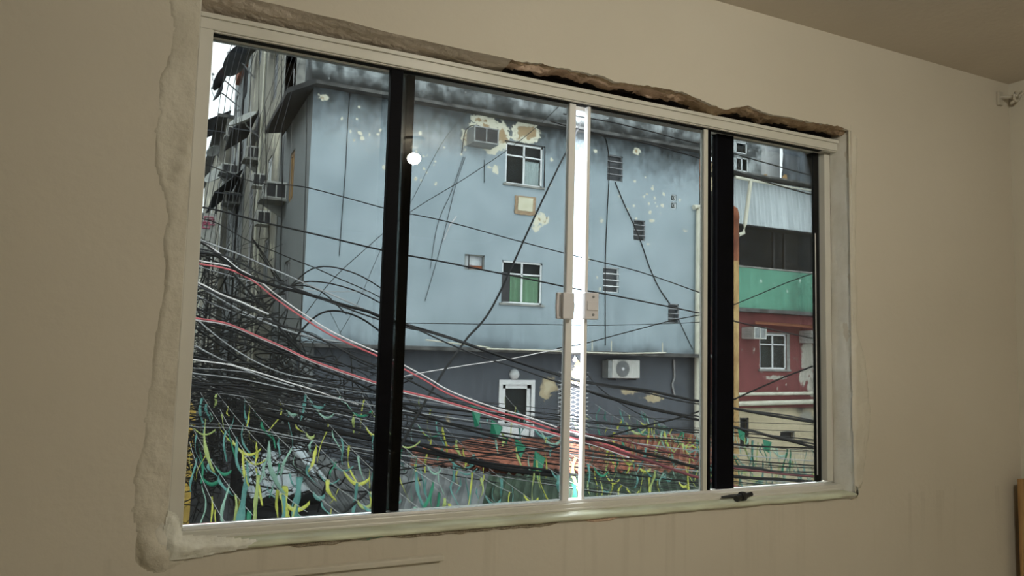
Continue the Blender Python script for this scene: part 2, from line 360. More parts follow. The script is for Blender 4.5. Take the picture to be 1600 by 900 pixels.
relief('trim_3', [(318, -60), (262, -60), (268, 40), (262, 90), (246, 150), (240, 205), (236, 260), (252, 300), (258, 350), (252, 430), (246, 500), (238, 560), (230, 640), (222, 700), (208, 745), (206, 800), (214, 850), (226, 886), (252, 894), (290, 880), (320, 862), (385, 850), (440, 846), (455, 838), (300, 836), (266, 826), (290, 500), (312, 200)],
       0.0028, 'plaster', bumps=[(286, 262, 9, .012), (291, 236, 6, .008), (278, 278, 8, .006), (246, 862, 18, .018), (232, 845, 11, .010), (250, 720, 10, .003), (236, 800, 12, .005), (225, 870, 8, .006)], edge=0.008, amp=0.0035)
relief('trim_4', [(318, -60), (300, -60), (304, 60), (298, 200), (290, 420), (272, 640), (252, 760), (236, 840), (250, 868), (300, 862), (372, 846), (380, 838), (288, 838), (266, 826), (292, 480), (316, 160)],
       0.0045, 'white_plaster', bumps=[(246, 850, 16, .014), (286, 262, 8, .010)], edge=0.03, amp=0.004)
relief('trim_5', [(1331, 208), (1340, 210), (1338, 400), (1342, 520), (1352, 560), (1360, 640), (1356, 700), (1348, 760), (1335, 776), (1318, 774), (1333, 766)], 0.005, 'plaster', bumps=[(1345, 700, 8, .005)], edge=0.014, amp=0.006)
relief('trim_6', [(1268, 766), (1290, 763), (1336, 760), (1342, 772), (1330, 780), (1300, 778), (1280, 772)], 0.012, 'white_plaster', edge=0.01, amp=0.010, Y=YW - 0.002)
relief('trim_15', [(262, 800), (276, 806), (284, 838), (340, 840), (372, 843), (402, 846), (388, 856), (345, 864), (300, 874), (262, 876), (250, 850)], 0.008, 'foam_white', res=.003, edge=0.02, amp=0.010, Y=1.842, clip=False)
# thick moulded plaster ledge low on the wall
b = MB(); zt = P(690, 868, YW - .02).z
b.box(-0.05, P(690, 870, YW).x, YW - 0.022, YW + 0.002, zt - 0.014, zt); b.box(-0.05, P(686, 870, YW).x, YW - 0.013, YW + 0.002, zt - 0.6, zt - 0.014)
o = struct(b.build('trim_7', 'cream_paint', bevel=0.003))
# right reveal and left reveal skins
def reveal(name, x, y0, y1, z0, z1, mat, sgn, flare=0.0):
    ny, nzz = 18, 170; g = MB(); vs = []; fs = []
    for i in range(ny + 1):
        for j in range(nzz + 1):
            y = y0 + (y1 - y0) * i / ny; z = z0 + (z1 - z0) * j / nzz
            n1 = mnoise.fractal(Vector((y * 20, z * 9, sgn * 3)), 1.0, 2.0, 5)
            t = 1 - i / ny
            vs.append((x + sgn * (0.004 + 0.0035 * n1) + flare * t * t, y, z))
    for i in range(ny):
        for j in range(nzz):
            a = i * (nzz + 1) + j; fs.append((a, a + 1, a + nzz + 2, a + nzz + 1))
    g.add(vs, fs); return struct(g.build(name, mat, smooth=True, fix=False))
reveal('trim_8', XR, YW - 0.001, 1.94, ZB, ZT + 0.03, 'white_plaster', -1, 0.004)
b = MB(); b.box(XL, XR, 1.962, 1.994, ZT - .014, ZT + .06); struct(b.build('trim_9', 'dark_cavity'))
# sill
b = MB(); n = 120; vs = []; fs = []
prof = [(1.93, ZB + 0.005), (1.87, ZB + .002), (1.846, ZB + .001), (1.841, ZB - 0.005), (1.842, ZB - 0.011), (1.86, ZB - 0.014)]
for i in range(n + 1):
    x = XL + (XR - XL) * i / n
    for k, (y, z) in enumerate(prof): vs.append((x, y + (0.003 * mnoise.noise(Vector((x * 12, 0, k))) if k > 1 else 0), z + 0.0018 * mnoise.noise(Vector((x * 18, 4, 0)))))
for i in range(n):
    for k in range(len(prof) - 1):
        a = i * len(prof) + k; fs.append((a, a + 1, a + 1 + len(prof), a + len(prof)))
b.add(vs, fs); s_ = b.build('window_sill', 'sill_stone', smooth=True, fix=False); s_['kind'] = 'structure'
def strip(name, x0, x1, zc, hh, mat, seed):
    g = MB(); nx = int((x1 - x0) / 0.006); vs = []; fs = []
    for i in range(nx + 1):
        x = x0 + (x1 - x0) * i / nx; e = min(1, min(i, nx - i) / 8)
        h = hh * e * (0.7 + 0.6 * mnoise.noise(Vector((x * 30, seed, 0))))
        vs += [(x, YW + 0.001, zc + 0.004), (x, YW - 0.004, zc), (x, YW - 0.003, zc - h), (x, YW + 0.001, zc - h - 0.002)]
    for i in range(nx):
        for k in range(3): a = 4 * i + k; fs.append((a, a + 1, a + 5, a + 4))
    g.add(vs, fs); return struct(g.build(name, mat, fix=False))
zc = ZB - 0.011
strip('trim_10', P(430, 840, YW).x, P(560, 830, YW).x, zc, 0.012, 'sill_dirt', 1)
strip('trim_11', P(548, 830, YW).x, P(602, 830, YW).x, zc, 0.011, 'green_paint', 2)
strip('trim_12', P(600, 830, YW).x, P(880, 810, YW).x, zc, 0.012, 'sill_dirt', 3)
strip('trim_13', P(700, 825, YW).x, P(722, 825, YW).x, zc + 0.001, 0.010, 'green_paint', 4)
strip('trim_14', P(905, 806, YW).x, P(970, 802, YW).x, zc, 0.013, 'old_plaster_glow', 5)

# ------------------------------------------------------------------ the sliding window
W = thing('window_1', ((XL + XR) / 2, YG, ZB), kind='structure')
gx0, gx1 = P(284, 820, YG).x, P(1276, 752, YG).x
gz0, gz1 = CAMZ - 0.2152 * YG, CAMZ + 0.3920 * YG
fy0, fy1 = 1.905, 1.985
b = MB()
b.box(XL + .004, XR - .004, fy0, fy1, gz1, ZT - 0.012); b.box(XL + .004, XR - .004, fy0 + .004, fy0 + .02, gz1 - .004, gz1)
b.box(XL + .004, gx0, fy0, fy1, gz0, gz1); b.box(2.176, XR - .004, 1.94, fy1, gz0, gz1)
b.box(XL + .004, XR - .004, fy0, fy1, ZB + 0.002, gz0 - .006)
b.box(XL + .004, XR - .004, fy0 - .008, fy0, ZB + 0.002, ZB + 0.010); b.box(XL + .004, XR - .004, fy0 - .006, fy0, ZT - 0.024, ZT - .012)
b.build('outer_frame', 'white_aluminium', W, bevel=0.0025)
b = MB(); b.box(gx0, gx1, fy0 + .012, fy0 + .02, gz0 - .006, gz0 + .001); b.build('bottom_track', 'bright_aluminium', W, bevel=0.001)
b = MB(); b.box(gx0 - .008, gx1 + .004, fy0 + .012, fy0 + .03, gz1 - .006, gz1 - .001); b.build('top_gasket', 'black_rubber', W)
YF, YL = 1.968, 1.933
def xs_(px, Y, py=450): return P(px, py, Y).x
def pane(name, x0, x1, Y, parent, z0=None, z1=None):
    b = MB(); b.box(x0, x1, Y - .003, Y + .003, z0 or gz0 - .004, z1 or gz1 + .004); return b.build(name, 'tinted_glass', parent)
# stile x positions measured at mid height
def pxm(top, bot): return top + (bot - top) * 0.5
LA0 = P(611, 118, YL - .01).x; LA1 = P(630, 120, YL - .01).x
LF0 = P(636, 121, YF - .006).x; LF1 = P(648, 122, YF - .006).x
GAPL0 = P(885, 450, YL - .012).x; GAPL1 = P(895, 450, YL - .012).x
GAPR0 = P(914, 450, YL - .012).x; GAPR1 = P(918.5, 450, YL - .012).x
RL0 = P(1100, 450, YL - .012).x; RL1 = P(1106, 450, YL - .012).x; RL2 = P(1112, 450, YL - .012).x
RF0 = P(1119, 450, YF - .01).x; RF1 = P(1145.5, 450, YF - .01).x
for side, (a, c) in enumerate(((gx0 - .01, LF1), (P(1103, 450, YF).x, 2.178))):
    fp = thing('fixed_panel', ((a + c) / 2, YF, gz0)); fp.parent = W; fp.location = Vector(((a + c) / 2, YF, gz0)) - ORG[W.name]; ORG[fp.name] = Vector(((a + c) / 2, YF, gz0))
    pane('tinted_glass_pane', a, c, YF, fp)
    b = MB()
    if side == 0: b.box(LF0, LF1, YF - .012, YF + .012, gz0 - .004, gz1 + .004)
    else: b.box(RF0, RF1, YF - .014, YF + .012, gz0 - .004, gz1 + .004)
    b.build('black_stile', 'black_aluminium', fp, bevel=0.0015)
    if side == 1:
        b = MB(); b.box(P(1272.5, 450, YF - .005).x, P(1280, 450, YF - .005).x, YF - .006, YF + .004, gz0 - .004, gz1 + .004); b.build('black_edge_seal', 'black_rubber', fp)
        b = MB(); b.box(P(1274.2, 450, YF - .007).x, P(1275.4, 450, YF - .007).x, YF - .007, YF - .0061, gz0 + .02, gz1 - .3); b.build('pale_edge_line', 'bright_aluminium', fp)
for side in (0, 1):
    a, c = (LA0, GAPL1) if side == 0 else (GAPR0, RL2)
    lf = thing('sliding_leaf', ((a + c) / 2, YL, gz0)); lf.parent = W; lf.location = Vector(((a + c) / 2, YL, gz0)) - ORG[W.name]; ORG[lf.name] = Vector(((a + c) / 2, YL, gz0))
    pane('tinted_glass_pane', a + .002, c - .002, YL, lf)
    b = MB()
    if side == 0: b.box(LA0, LA1, YL - .012, YL + .010, gz0 - .003, gz1 + .003)
    else: b.box(RL1, RL2, YL - .008, YL + .010, gz0 - .003, gz1 + .003)
    b.build('black_stile', 'black_aluminium', lf, bevel=0.001)
    b = MB()
    if side == 0: b.box(GAPL0, GAPL1, YL - .012, YL + .008, gz0 - .003, gz1 + .003)
    else: b.box(GAPR0, GAPR1, YL - .012, YL + .008, gz0 - .003, gz1 + .003)
    b.build('white_stile', 'bright_aluminium', lf, bevel=0.0012)
    if side == 1:
        b = MB(); b.box(RL0, RL1, YL - .011, YL + .010, gz0 - .003, gz1 + .003); b.build('grey_stile', 'white_aluminium', lf, bevel=0.001)
    b = MB()  # lock case
    yk = YL - .012
    if side == 0:
        x0, x1 = P(873, 478, yk - .02).x, P(896, 478, yk - .02).x; z1, z0 = P(885, 457, yk - .02).z, P(885, 498, yk - .02).z
        b.poly([(x0, yk, z0), (x0 - .002, yk, (z0 + z1) / 2), (x0, yk, z1), (x0 + .014, yk, z1), (x0 + .014, yk, z0)], (0, -.012, 0))
        b.box(x0 + .012, x1, yk - .026, yk, z0, z1)
        k = b.build('lock_case', 'lock_plastic', lf, bevel=0.003)
        b = MB(); b.box(x1 - .002, x1 + .004, yk - .020, yk - .006, z0 + .024, z1 - .028); b.build('latch_tongue', 'bright_aluminium', lf)
        b = MB(); b.box(x0 + .006, x0 + .010, yk - .0135, yk - .012, z0 + .006, z1 - .006); b.build('case_seam', 'grey_metal', lf)
    else:
        x0, x1 = P(914, 478, yk - .02).x, P(937, 478, yk - .02).x; z1, z0 = P(925, 457, yk - .02).z, P(925, 499, yk - .02).z; h = (z1 - z0) / 3
        b.box(x0, x1 - .004, yk - .022, yk, z0, z1)
        b.box(x1 - .006, x1, yk - .014, yk, z0 + .002, z1 - .002)
        b.build('lock_case', 'lock_plastic', lf, bevel=0.003)
        b = MB(); b.box(x0 + .006, x1 - .008, yk - .026, yk - .022, z0 + h, z1 - h); b.build('latch_slider', 'lock_plastic', lf, bevel=0.001)
        for zz in (z0 + h / 2, z1 - h / 2):
            b = MB(); b.lathe([(0, -.0245), (.0035, -.0245), (.004, -.022)], 10, ((x0 + x1) / 2 + .002, yk, zz), 'Y'); b.build('screw', 'grey_metal', lf)

# ------------------------------------------------------------------ small things in the room
lp = thing('ceiling_lamp', (LAMP_POS[0], LAMP_POS[1], LAMP_POS[2]), 'bare round bulb in ceiling rose, seen as white glint in the tinted glass', 'lamp')
b = MB(); b.lathe([(0, CEIL), (.055, CEIL), (.055, CEIL - .012), (.042, CEIL - .022), (.022, CEIL - .026), (.021, CEIL - .05), (0, CEIL - .05)], 28, (LAMP_POS[0], LAMP_POS[1], 0)); b.build('lamp_holder', 'beige_plastic', lp, smooth=True)
b = MB(); r = .036; prof = [(0.001, -r)] + [(r * math.cos(a), .82 * r * math.sin(a)) for a in np.linspace(-1.4, 1.1, 14)]
b.lathe(prof, 28, LAMP_POS); b.build('light_bulb', 'lamp_glow', lp, smooth=True)
# curtain-rod bracket
q = P(1560, 153, YW); hk = thing('curtain_rod_bracket', (q.x, YW, q.z - .03), 'beige plastic curtain rod bracket screwed high on wall by ceiling corner', 'bracket')
b = MB(); zz = q.z; x0 = q.x - 0.016
b.box(x0, x0 + .030, YW - .012, YW, zz - .034, zz + .024); b.build('wall_plate', 'beige_plastic', hk, bevel=.003)
b = MB(); b.tube(spline([(x0 + .012, YW - .008, zz), (x0 + .030, YW - .030, zz - .002), (x0 + .038, YW - .045, zz - .004), (x0 + .042, YW - .055, zz + .004)]), .007, 8)
cx, cy, cz = x0 + .042, YW - .058, zz - .006
b.tube([(cx + .0 + .018 * math.cos(a), cy - .004 * math.sin(a), cz + .018 * math.sin(a)) for a in np.linspace(2.2, 6.9, 14)], .0055, 8); b.build('hook_arm', 'beige_plastic', hk, smooth=True)
b = MB(); b.tube(spline([(cx + .016, cy, cz + .006), (cx + .022, cy - .006, cz + .010), (cx + .026, cy - .008, cz + .020), (cx + .024, cy - .008, cz + .026)]), .005, 8); b.build('rod_cradle', 'beige_plastic', hk, smooth=True)
# black latch left on the sill
q = P(1158, 777, 1.868); zs = ZB + .011; t = thing('toggle_bolt', (q.x, q.y, zs - .008), 'small black plastic cross-shaped fitting lying on window sill', 'fitting')
b = MB(); b.tube([(q.x - .006, q.y, zs), (q.x + .020, q.y - .004, zs + .006), (q.x + .040, q.y - .004, zs + .010)], [.009, .008, .007], 10); b.tube([(q.x - .028, q.y - .008, zs - .001), (q.x - .004, q.y - .002, zs + .002)], .010, 12); b.build('barrel', 'black_plastic', t, smooth=False)
b = MB(); b.tube([(q.x - .004, q.y + .004, zs + .004), (q.x - .030, q.y + .014, zs + .004), (q.x - .062, q.y + .020, zs + .001)], [.007, .005, .003], 8); b.build('stem', 'black_plastic', t)
b = MB(); b.lathe([(.004, -.008), (.014, -.008), (.015, 0), (.014, .008), (.004, .008)], 14, (q.x + .004, q.y - .002, zs + .004), 'X'); b.build('hub', 'black_plastic', t)
# wooden board standing by the corner
q = P(1594, 749, 1.80); b = MB(); b.box(q.x, q.x + .10, 1.80, 1.812, 0.0, q.z); o = b.build('wooden_board', 'wood', bevel=.002)
tag(o, 'brown wooden board standing against wall at right edge near corner', 'board')

# ------------------------------------------------------------------ facades outside
def attrs(o, peel, grime_shade=None, streak=None):
    me = o.data; og = ORG[o.name]; n = len(me.vertices); co = np.empty(n * 3); me.vertices.foreach_get('co', co); co = co.reshape(-1, 3) + np.array(og)
    for nm, fn in (('peel', peel), ('grime_shade', grime_shade), ('streak', streak)):
        a = me.attributes.new(nm, 'FLOAT', 'POINT'); v = fn(co) if fn else np.zeros(n); a.data.foreach_set('value', v.astype(np.float32))
def blobs(lst, ax=0):
    """lst of (h, z, rh, rz, strength) ellipses -> field"""
    def fn(co):
        f = np.zeros(len(co))
        for (h, z, rh, rz, s) in lst:
            r = np.sqrt(((co[:, ax] - h) / rh) ** 2 + ((co[:, 2] - z) / rz) ** 2); f = np.maximum(f, s * np.clip(1.15 - 0.55 * r, 0, 1))
        return f
    return fn
def facade(name, mat, parent, h0, h1, z0, z1, at, ax=0, step=0.06, holes=(), thick=0.3, sgn=1):
    """wall sheet with real openings; ax=0: faces -Y at y=at; ax=1: faces -X at x=at. thickness added behind"""
    def lin(a, c, cuts):
        L = list(np.linspace(a, c, max(2, int((c - a) / step) + 1))) + [k for k in cuts if a < k < c]
        L = sorted(L); out = [L[0]]
        for v in L[1:]:
            if v - out[-1] > 1e-4: out.append(v)
        return out
    hs = lin(h0, h1, [v for q in holes for v in q[:2]]); zs = lin(z0, z1, [v for q in holes for v in q[2:4]])
    b = MB(); nz_ = len(zs)
    mk = (lambda h, z, d: (h, at + d, z)) if ax == 0 else (lambda h, z, d: (at + d, h, z))
    b.add([mk(h, z, 0) for h in hs for z in zs], []); fs = []
    for i in range(len(hs) - 1):
        hm = (hs[i] + hs[i + 1]) / 2
        for j in range(nz_ - 1):
            zm = (zs[j] + zs[j + 1]) / 2
            if any(q[0] < hm < q[1] and q[2] < zm < q[3] for q in holes): continue
            a = i * nz_ + j; fs.append((a, a + nz_, a + nz_ + 1, a + 1))
    b.f = fs; b.m = [0] * len(fs)
    for q in holes:
        d = 0.16
        b.add([mk(q[0], q[2], 0), mk(q[1], q[2], 0), mk(q[1], q[3], 0), mk(q[0], q[3], 0), mk(q[0], q[2], d), mk(q[1], q[2], d), mk(q[1], q[3], d), mk(q[0], q[3], d)],
              [(0, 1, 5, 4), (1, 2, 6, 5), (2, 3, 7, 6), (3, 0, 4, 7)])
    # closing sides and top
    b.add([mk(h0, z0, 0), mk(h1, z0, 0), mk(h1, z1, 0), mk(h0, z1, 0), mk(h0, z0, thick), mk(h1, z0, thick), mk(h1, z1, thick), mk(h0, z1, thick)],
          [(0, 1, 5, 4), (1, 2, 6, 5), (2, 3, 7, 6), (3, 0, 4, 7)])
    return b.build(name, mat, parent, fix=False)
def window(parent, h0, h1, z0, z1, at, ax=0, style='four', fmat='white_window', inside='dark_room', fw=0.045, name='window'):
    """opening filled with dark room, frame, panes"""
    mkb = (lambda b, a, c, d0, d1, e, f: b.box(a, c, at + d0, at + d1, e, f)) if ax == 0 else (lambda b, a, c, d0, d1, e, f: b.box(at + d0, at + d1, a, c, e, f))
    b = MB(); w = h1 - h0; h = z1 - z0; d0, d1 = 0.03, 0.08
    mkb(b, h0, h1, d0, d1, z0, z0 + fw); mkb(b, h0, h1, d0, d1, z1 - fw, z1); mkb(b, h0, h0 + fw, d0, d1, z0, z1); mkb(b, h1 - fw, h1, d0, d1, z0, z1)
    if style == 'four':
        mkb(b, h0, h1, d0 - .005, d1, z0 + h * .70 - fw * .4, z0 + h * .70 + fw * .4); mkb(b, (h0 + h1) / 2 - fw * .5, (h0 + h1) / 2 + fw * .5, d0 - .005, d1, z0, z1)
    elif style == 'two': mkb(b, (h0 + h1) / 2 - fw * .5, (h0 + h1) / 2 + fw * .5, d0, d1, z0, z1)
    elif style == 'louvre':
        n = 4
        for k in range(1, n): mkb(b, h0, h1, -0.02, d1, z0 + h * k / n - .012, z0 + h * k / n + .012)
    f = b.build(name, fmat, parent)
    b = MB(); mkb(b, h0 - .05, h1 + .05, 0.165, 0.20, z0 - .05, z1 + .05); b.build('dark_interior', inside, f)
    if style in ('four', 'two', 'one'):
        b = MB(); mkb(b, h0 + fw, h1 - fw, 0.055, 0.062, z0 + fw, z1 - fw); b.build('window_glass', 'clear_glass', f)
    return f
def rect(x0, y0, x1, y1, Y):
    a, c = P(x0, y0, Y), P(x1, y1, Y)
    # average to cancel perspective slope
    a2, c2 = P(x0, y1, Y), P(x1, y0, Y)
    return [(a.x + a2.x) / 2, (c.x + c2.x) / 2, (c.z + a2.z) / 2, (a.z + c2.z) / 2]
GND = -4.0
YBF = 17.0
XC = P(482, 300, YBF).x; XE = P(1092, 400, YBF).x
ledge_z = CAMZ + 0.12
BL = thing('apartment_building', (XC, YBF, GND), 'blue-grey rendered building with peeling paint, small windows and concrete ledge', 'building')
wA = rect(790, 226, 848, 290, YBF); wB = rect(784, 409, 847, 475, YBF); vN = rect(726, 398, 757, 422, YBF)
vl = [rect(949, 243, 973, 283, YBF), rect(990, 344, 1008, 376, YBF), rect(942, 418, 967, 457, YBF), rect(1044, 475, 1061, 505, YBF)]
cob = [rect(1049, 304, 1057, 314, YBF), rect(1049, 316, 1057, 326, YBF)]
holes = [wA, wB, vN] + vl + cob
topz = P(800, 150, YBF).z + .1
ztop = CAMZ + 6.05
fac = facade('upper_wall', 'blue_render', BL, XC, XE, ledge_z, ztop, YBF, holes=holes, step=.035)
def E(px, py, rx, ry, s=1.0):
    q = P(px, py, YBF); return (q.x, q.z, rx * 0.0166, ry * 0.0150, s)
rnd = random.Random(3)
pl = [E(762, 197, 24, 12), E(752, 188, 14, 8, 1.15), E(778, 215, 10, 22, 1.0), E(727, 215, 6, 16, .9), E(785, 212, 10, 18, 1.25), E(768, 232, 12, 10, .9), E(822, 205, 18, 15, 1.3), E(808, 216, 10, 6, .9), E(774, 265, 7, 7, .85), E(846, 343, 12, 10, .95), E(838, 350, 8, 12, .8), E(505, 152, 7, 5, .9), E(995, 237, 8, 6, .95), E(930, 236, 6, 4, .75), E(765, 262, 4, 4, .8), E(940, 345, 4, 7, .8), E(1070, 360, 6, 4, .7), E(1020, 345, 6, 5, .7), E(830, 292, 5, 3, .75), E(600, 262, 3, 4, .8)]
for _ in range(70):
    px, py = rnd.choice([(675, 260), (690, 280), (1005, 310), (1000, 290), (860, 260), (1030, 330), (650, 250), (930, 240), (940, 420), (560, 200), (1010, 330)])
    pl.append(E(px + rnd.gauss(0, 18), py + rnd.gauss(0, 22), rnd.uniform(1.8, 3.2), rnd.uniform(1.8, 3.6), rnd.uniform(.65, .95)))
def gfun(co):
    z = co[:, 2]; x = co[:, 0]
    t = np.clip(1 - (ztop - z) / 1.5, 0, 1) ** .8 * 1.15  # soot under the parapet, with overhang shade painted into the colour
    u = np.clip(1 - (z - ledge_z) / 0.55, 0, 1) * (0.42 + 0.2 * np.sin(x * 1.9))
    v = np.exp(-((x - P(1015, 535, YBF).x) / .5) ** 2) * np.clip(1 - (z - ledge_z) / .5, 0, 1) * .6
    w = np.exp(-((x - P(800, 535, YBF).x) / 1.2) ** 2) * np.clip(1 - (z - ledge_z) / .5, 0, 1) * .25
    return t + u + v + w
def sfun(co):
    z = co[:, 2]; return np.clip(1 - (ztop - z) / 1.6, 0, 1) * 0.35 + np.clip(1 - (z - ledge_z) / 1.6, 0, 1) * 0.25
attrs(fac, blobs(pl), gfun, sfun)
# parapet overhang, mouldy
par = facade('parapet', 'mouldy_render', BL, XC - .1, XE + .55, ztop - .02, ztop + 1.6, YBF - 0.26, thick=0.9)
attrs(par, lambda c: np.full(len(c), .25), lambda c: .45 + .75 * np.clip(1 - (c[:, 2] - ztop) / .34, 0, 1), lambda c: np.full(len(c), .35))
b = MB(); b.box(XC - .1, XE + .55, YBF - .26, YBF + .3, ztop - .10, ztop - .02); b.build('parapet_soffit', 'dark_concrete', BL)
# side eave over the street side
b = MB(); b.poly([(XC - .02, YBF - .42, ztop - .16), (XC - .02, 20.9, ztop - .16), (XC - 0.6, 20.6, ztop - .36), (XC - .6, YBF - .2, ztop - .42)], (0, 0, .12)); b.build('side_eave', 'eave_black', BL)
b = MB(); b.box(XC - .25, XE + .35, YBF - .55, YBF + .1, ledge_z - .10, ledge_z); b.build('ledge', 'dark_concrete', BL, bevel=.02)
b = MB(); b.tube(spline([P(760, 545, YBF - .6) , P(830, 547, YBF - .58), P(960, 552, YBF - .58), P(1040, 551, YBF - .58)]), .022, 6); b.build('white_conduit', 'white_pvc', BL)
b = MB(); b.tube([P(665, 531, YBF - .57), P(765, 543, YBF - .57)], .018, 6); b.build('white_conduit', 'white_pvc', BL)
for px in (955, 1035, 925):
    b = MB(); q = P(px, 548, YBF - .5); b.tube([(q.x, q.y, ledge_z - .02), (q.x, q.y, ledge_z + .28)], .016, 6); b.build('rebar_stub', 'white_pvc', BL)
# windows
f = window(BL, *wA, YBF); b = MB(); x = (wA[0] + wA[1]) / 2
def curtain(x0, x1, z0, z1, y, mat, parent, folds=7):
    g = MB(); n = 60; vs = []; fs = []
    for i in range(n + 1):
        t = i / n; yy = y + .018 * math.sin(t * folds * 2 * math.pi) + .006 * math.sin(t * 31)
        vs += [(x0 + (x1 - x0) * t, yy, z0), (x0 + (x1 - x0) * t, yy, z1), (x0 + (x1 - x0) * t, yy + .004, z0), (x0 + (x1 - x0) * t, yy + .004, z1)]
    for i in range(n): a = 4 * i; fs += [(a, a + 4, a + 5, a + 1), (a + 2, a + 3, a + 7, a + 6)]
    g.add(vs, fs); return g.build('curtain', mat, parent, smooth=True, fix=False)
curtain(x + .03, wA[1] - .05, wA[2] + .05, wA[3] - .4, YBF + .12, 'curtain_white', f)
f = window(BL, *wB, YBF, fmat='white_window'); curtain((wB[0] * .75 + wB[1] * .25), wB[1] - .05, wB[2] + .05, wB[2] + .72, YBF + .12, 'curtain_green', f, 5)
b = MB(); b.box(wB[0], wB[0] + .22, YBF - .01, YBF + .02, wB[2] + .04, wB[2] + .78); b.build('dark_shutter', 'dark_metal', f)
for q in (wA, wB):
    b = MB(); b.box(q[0] - .06, q[1] + .06, YBF - .05, YBF + .05, q[2] - .05, q[2]); b.build('window_ledge', 'concrete', BL)
b = MB(); b.tube([(wA[0] - .04, YBF - .01, wA[3] + .02), (wA[1] + .05, YBF - .01, wA[3] + .02), (wA[1] + .05, YBF - .01, wA[2])], .018, 4); b.build('window_surround', 'dark_metal', BL)
f = window(BL, *vN, YBF, style='none', fmat='concrete', fw=.03, inside='curtain_white')
b = MB(); xx = vN[0] + .12; b.tube([(xx, YBF + .02, vN[2]), (xx, YBF + .02, vN[3])], .015, 6); b.build('bar', 'dark_metal', f)
b = MB(); b.box(vN[0] + .15, vN[1] - .04, YBF + .06, YBF + .12, vN[2], vN[2] + .12); b.build('rusty_box', 'rust', f)
for i, q in enumerate(vl):
    f = window(BL, *q, YBF, style='louvre', fmat='white_window' if i == 2 else 'grey_metal', fw=.022, inside='louvre_grey')
for q in cob:
    f = window(BL, *q, YBF, style='none', fmat='white_window', fw=.018, name='vent_block')
    b = MB(); cx, cz = (q[0] + q[1]) / 2, (q[2] + q[3]) / 2
    b.tube([(cx + .04 * math.cos(a), YBF + .03, cz + .04 * math.sin(a)) for a in np.linspace(0, 2 * math.pi, 11)], .008, 5); b.build('ring', 'white_window', f)
# square of bare plaster under the upper window
q = rect(804, 307, 836, 336, YBF); b = MB(); vs = []; ring = []
n = 40
for k in range(n):
    a = 2 * math.pi * k / n; c, s = math.cos(a), math.sin(a); m_ = max(abs(c), abs(s)); j = 1 + .09 * mnoise.noise(Vector((c * 4, s * 4, 9)))
    ring.append(((q[0] + q[1]) / 2 + c / m_ * (q[1] - q[0]) / 2 * j, YBF - .002, (q[2] + q[3]) / 2 + s / m_ * (q[3] - q[2]) / 2 * j))
b.mi = 0; b.poly(ring, (0, -.03, 0)); cx, cz = (q[0] + q[1]) / 2, (q[2] + q[3]) / 2
b.mi = 1; b.poly([(cx + (x - cx) * .72, YBF - .03, cz + (z - cz) * .72 + .03) for x, y, z in ring], (0, -.012, 0)); b.build('patched_opening', ['mortar', 'old_plaster_glow'], BL)
M['patch_cream'] = pm('patch_cream', (0.70, 0.68, 0.52), (0.58, 0.55, 0.40), 6, .9)
BLp = bpy.data.objects['patched_opening']; BLp.data.materials[1] = M['patch_cream']
# lower storey
YLOW = YBF + .12
dA = rect(784, 601, 829, 688, YLOW); dB = rect(872, 603, 893, 690, YLOW)
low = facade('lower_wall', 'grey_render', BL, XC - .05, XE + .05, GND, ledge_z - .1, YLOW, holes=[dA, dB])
pl2 = []
for (px, py, rx, ry, s) in [(903, 585, 12, 20, 1.0), (858, 603, 12, 14, 1.0), (850, 612, 7, 14, .95), (700, 655, 6, 14, .6), (985, 612, 22, 6, .8), (1020, 622, 18, 8, .85), (960, 590, 3, 3, .6)]:
    q = P(px, py, YLOW); pl2.append((q.x, q.z, rx * .0166, ry * .015, s))
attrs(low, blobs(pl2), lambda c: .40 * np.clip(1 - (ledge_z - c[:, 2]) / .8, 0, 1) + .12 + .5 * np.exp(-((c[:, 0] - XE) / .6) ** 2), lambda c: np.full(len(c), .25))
f = window(BL, *dA, YLOW, style='one', fw=.10, name='door_window')
b = MB(); b.box(dA[0] - .10, dA[1] + .10, YLOW - .03, YLOW + .02, dA[3], dA[3] + .12); b.box(dA[0] - .10, dA[0], YLOW - .03, YLOW + .02, dA[2], dA[3]); b.box(dA[1], dA[1] + .10, YLOW - .03, YLOW + .02, dA[2], dA[3]); b.build('painted_surround', 'white_window', f)
b = MB(); b.box(dA[0] + .04, dA[1] - .04, YLOW + .02, YLOW + .07, dA[2], dA[2] + .42); b.build('lower_panel', 'white_window', f)
f = window(BL, *dB, YLOW, style='one', fw=.05, fmat='grey_metal', name='door_window')
g = MB()
for k in range(14):
    for s in (1, -1):
        x0, x1 = dB[0] - .05, dB[1] + .45; z0 = dB[2] + .02 + k * .11
        g.tube([(x0, YLOW - .08, z0 + (0 if s > 0 else .35)), (x1, YLOW - .08, z0 + (.35 if s > 0 else 0))], .008, 4)
g.build('lattice_grille', 'white_window', f)
b = MB(); q = P(803, 585, YLOW); b.lathe([(0, -.14), (.08, -.12), (.13, -.05), (.14, 0), (0, 0)], 20, (q.x, YLOW, q.z), 'Y'); o = b.build('wall_lamp', 'white_window', smooth=True); tag(o, 'round white bulkhead lamp above the white-framed doorway', 'lamp')
b = MB(); q = P(898, 562, YLOW - .3); b.tube([(q.x, q.y, ledge_z - .1), (q.x, q.y, q.z + .06)], .015, 6); b.lathe([(0, -.07), (.05, -.055), (.07, 0), (.05, .05), (.02, .08)], 14, (q.x, q.y, q.z)); o = b.build('hanging_bulb', 'white_window', smooth=True); tag(o, 'white bulb hanging under the ledge, seen in the gap between leaves', 'bulb')

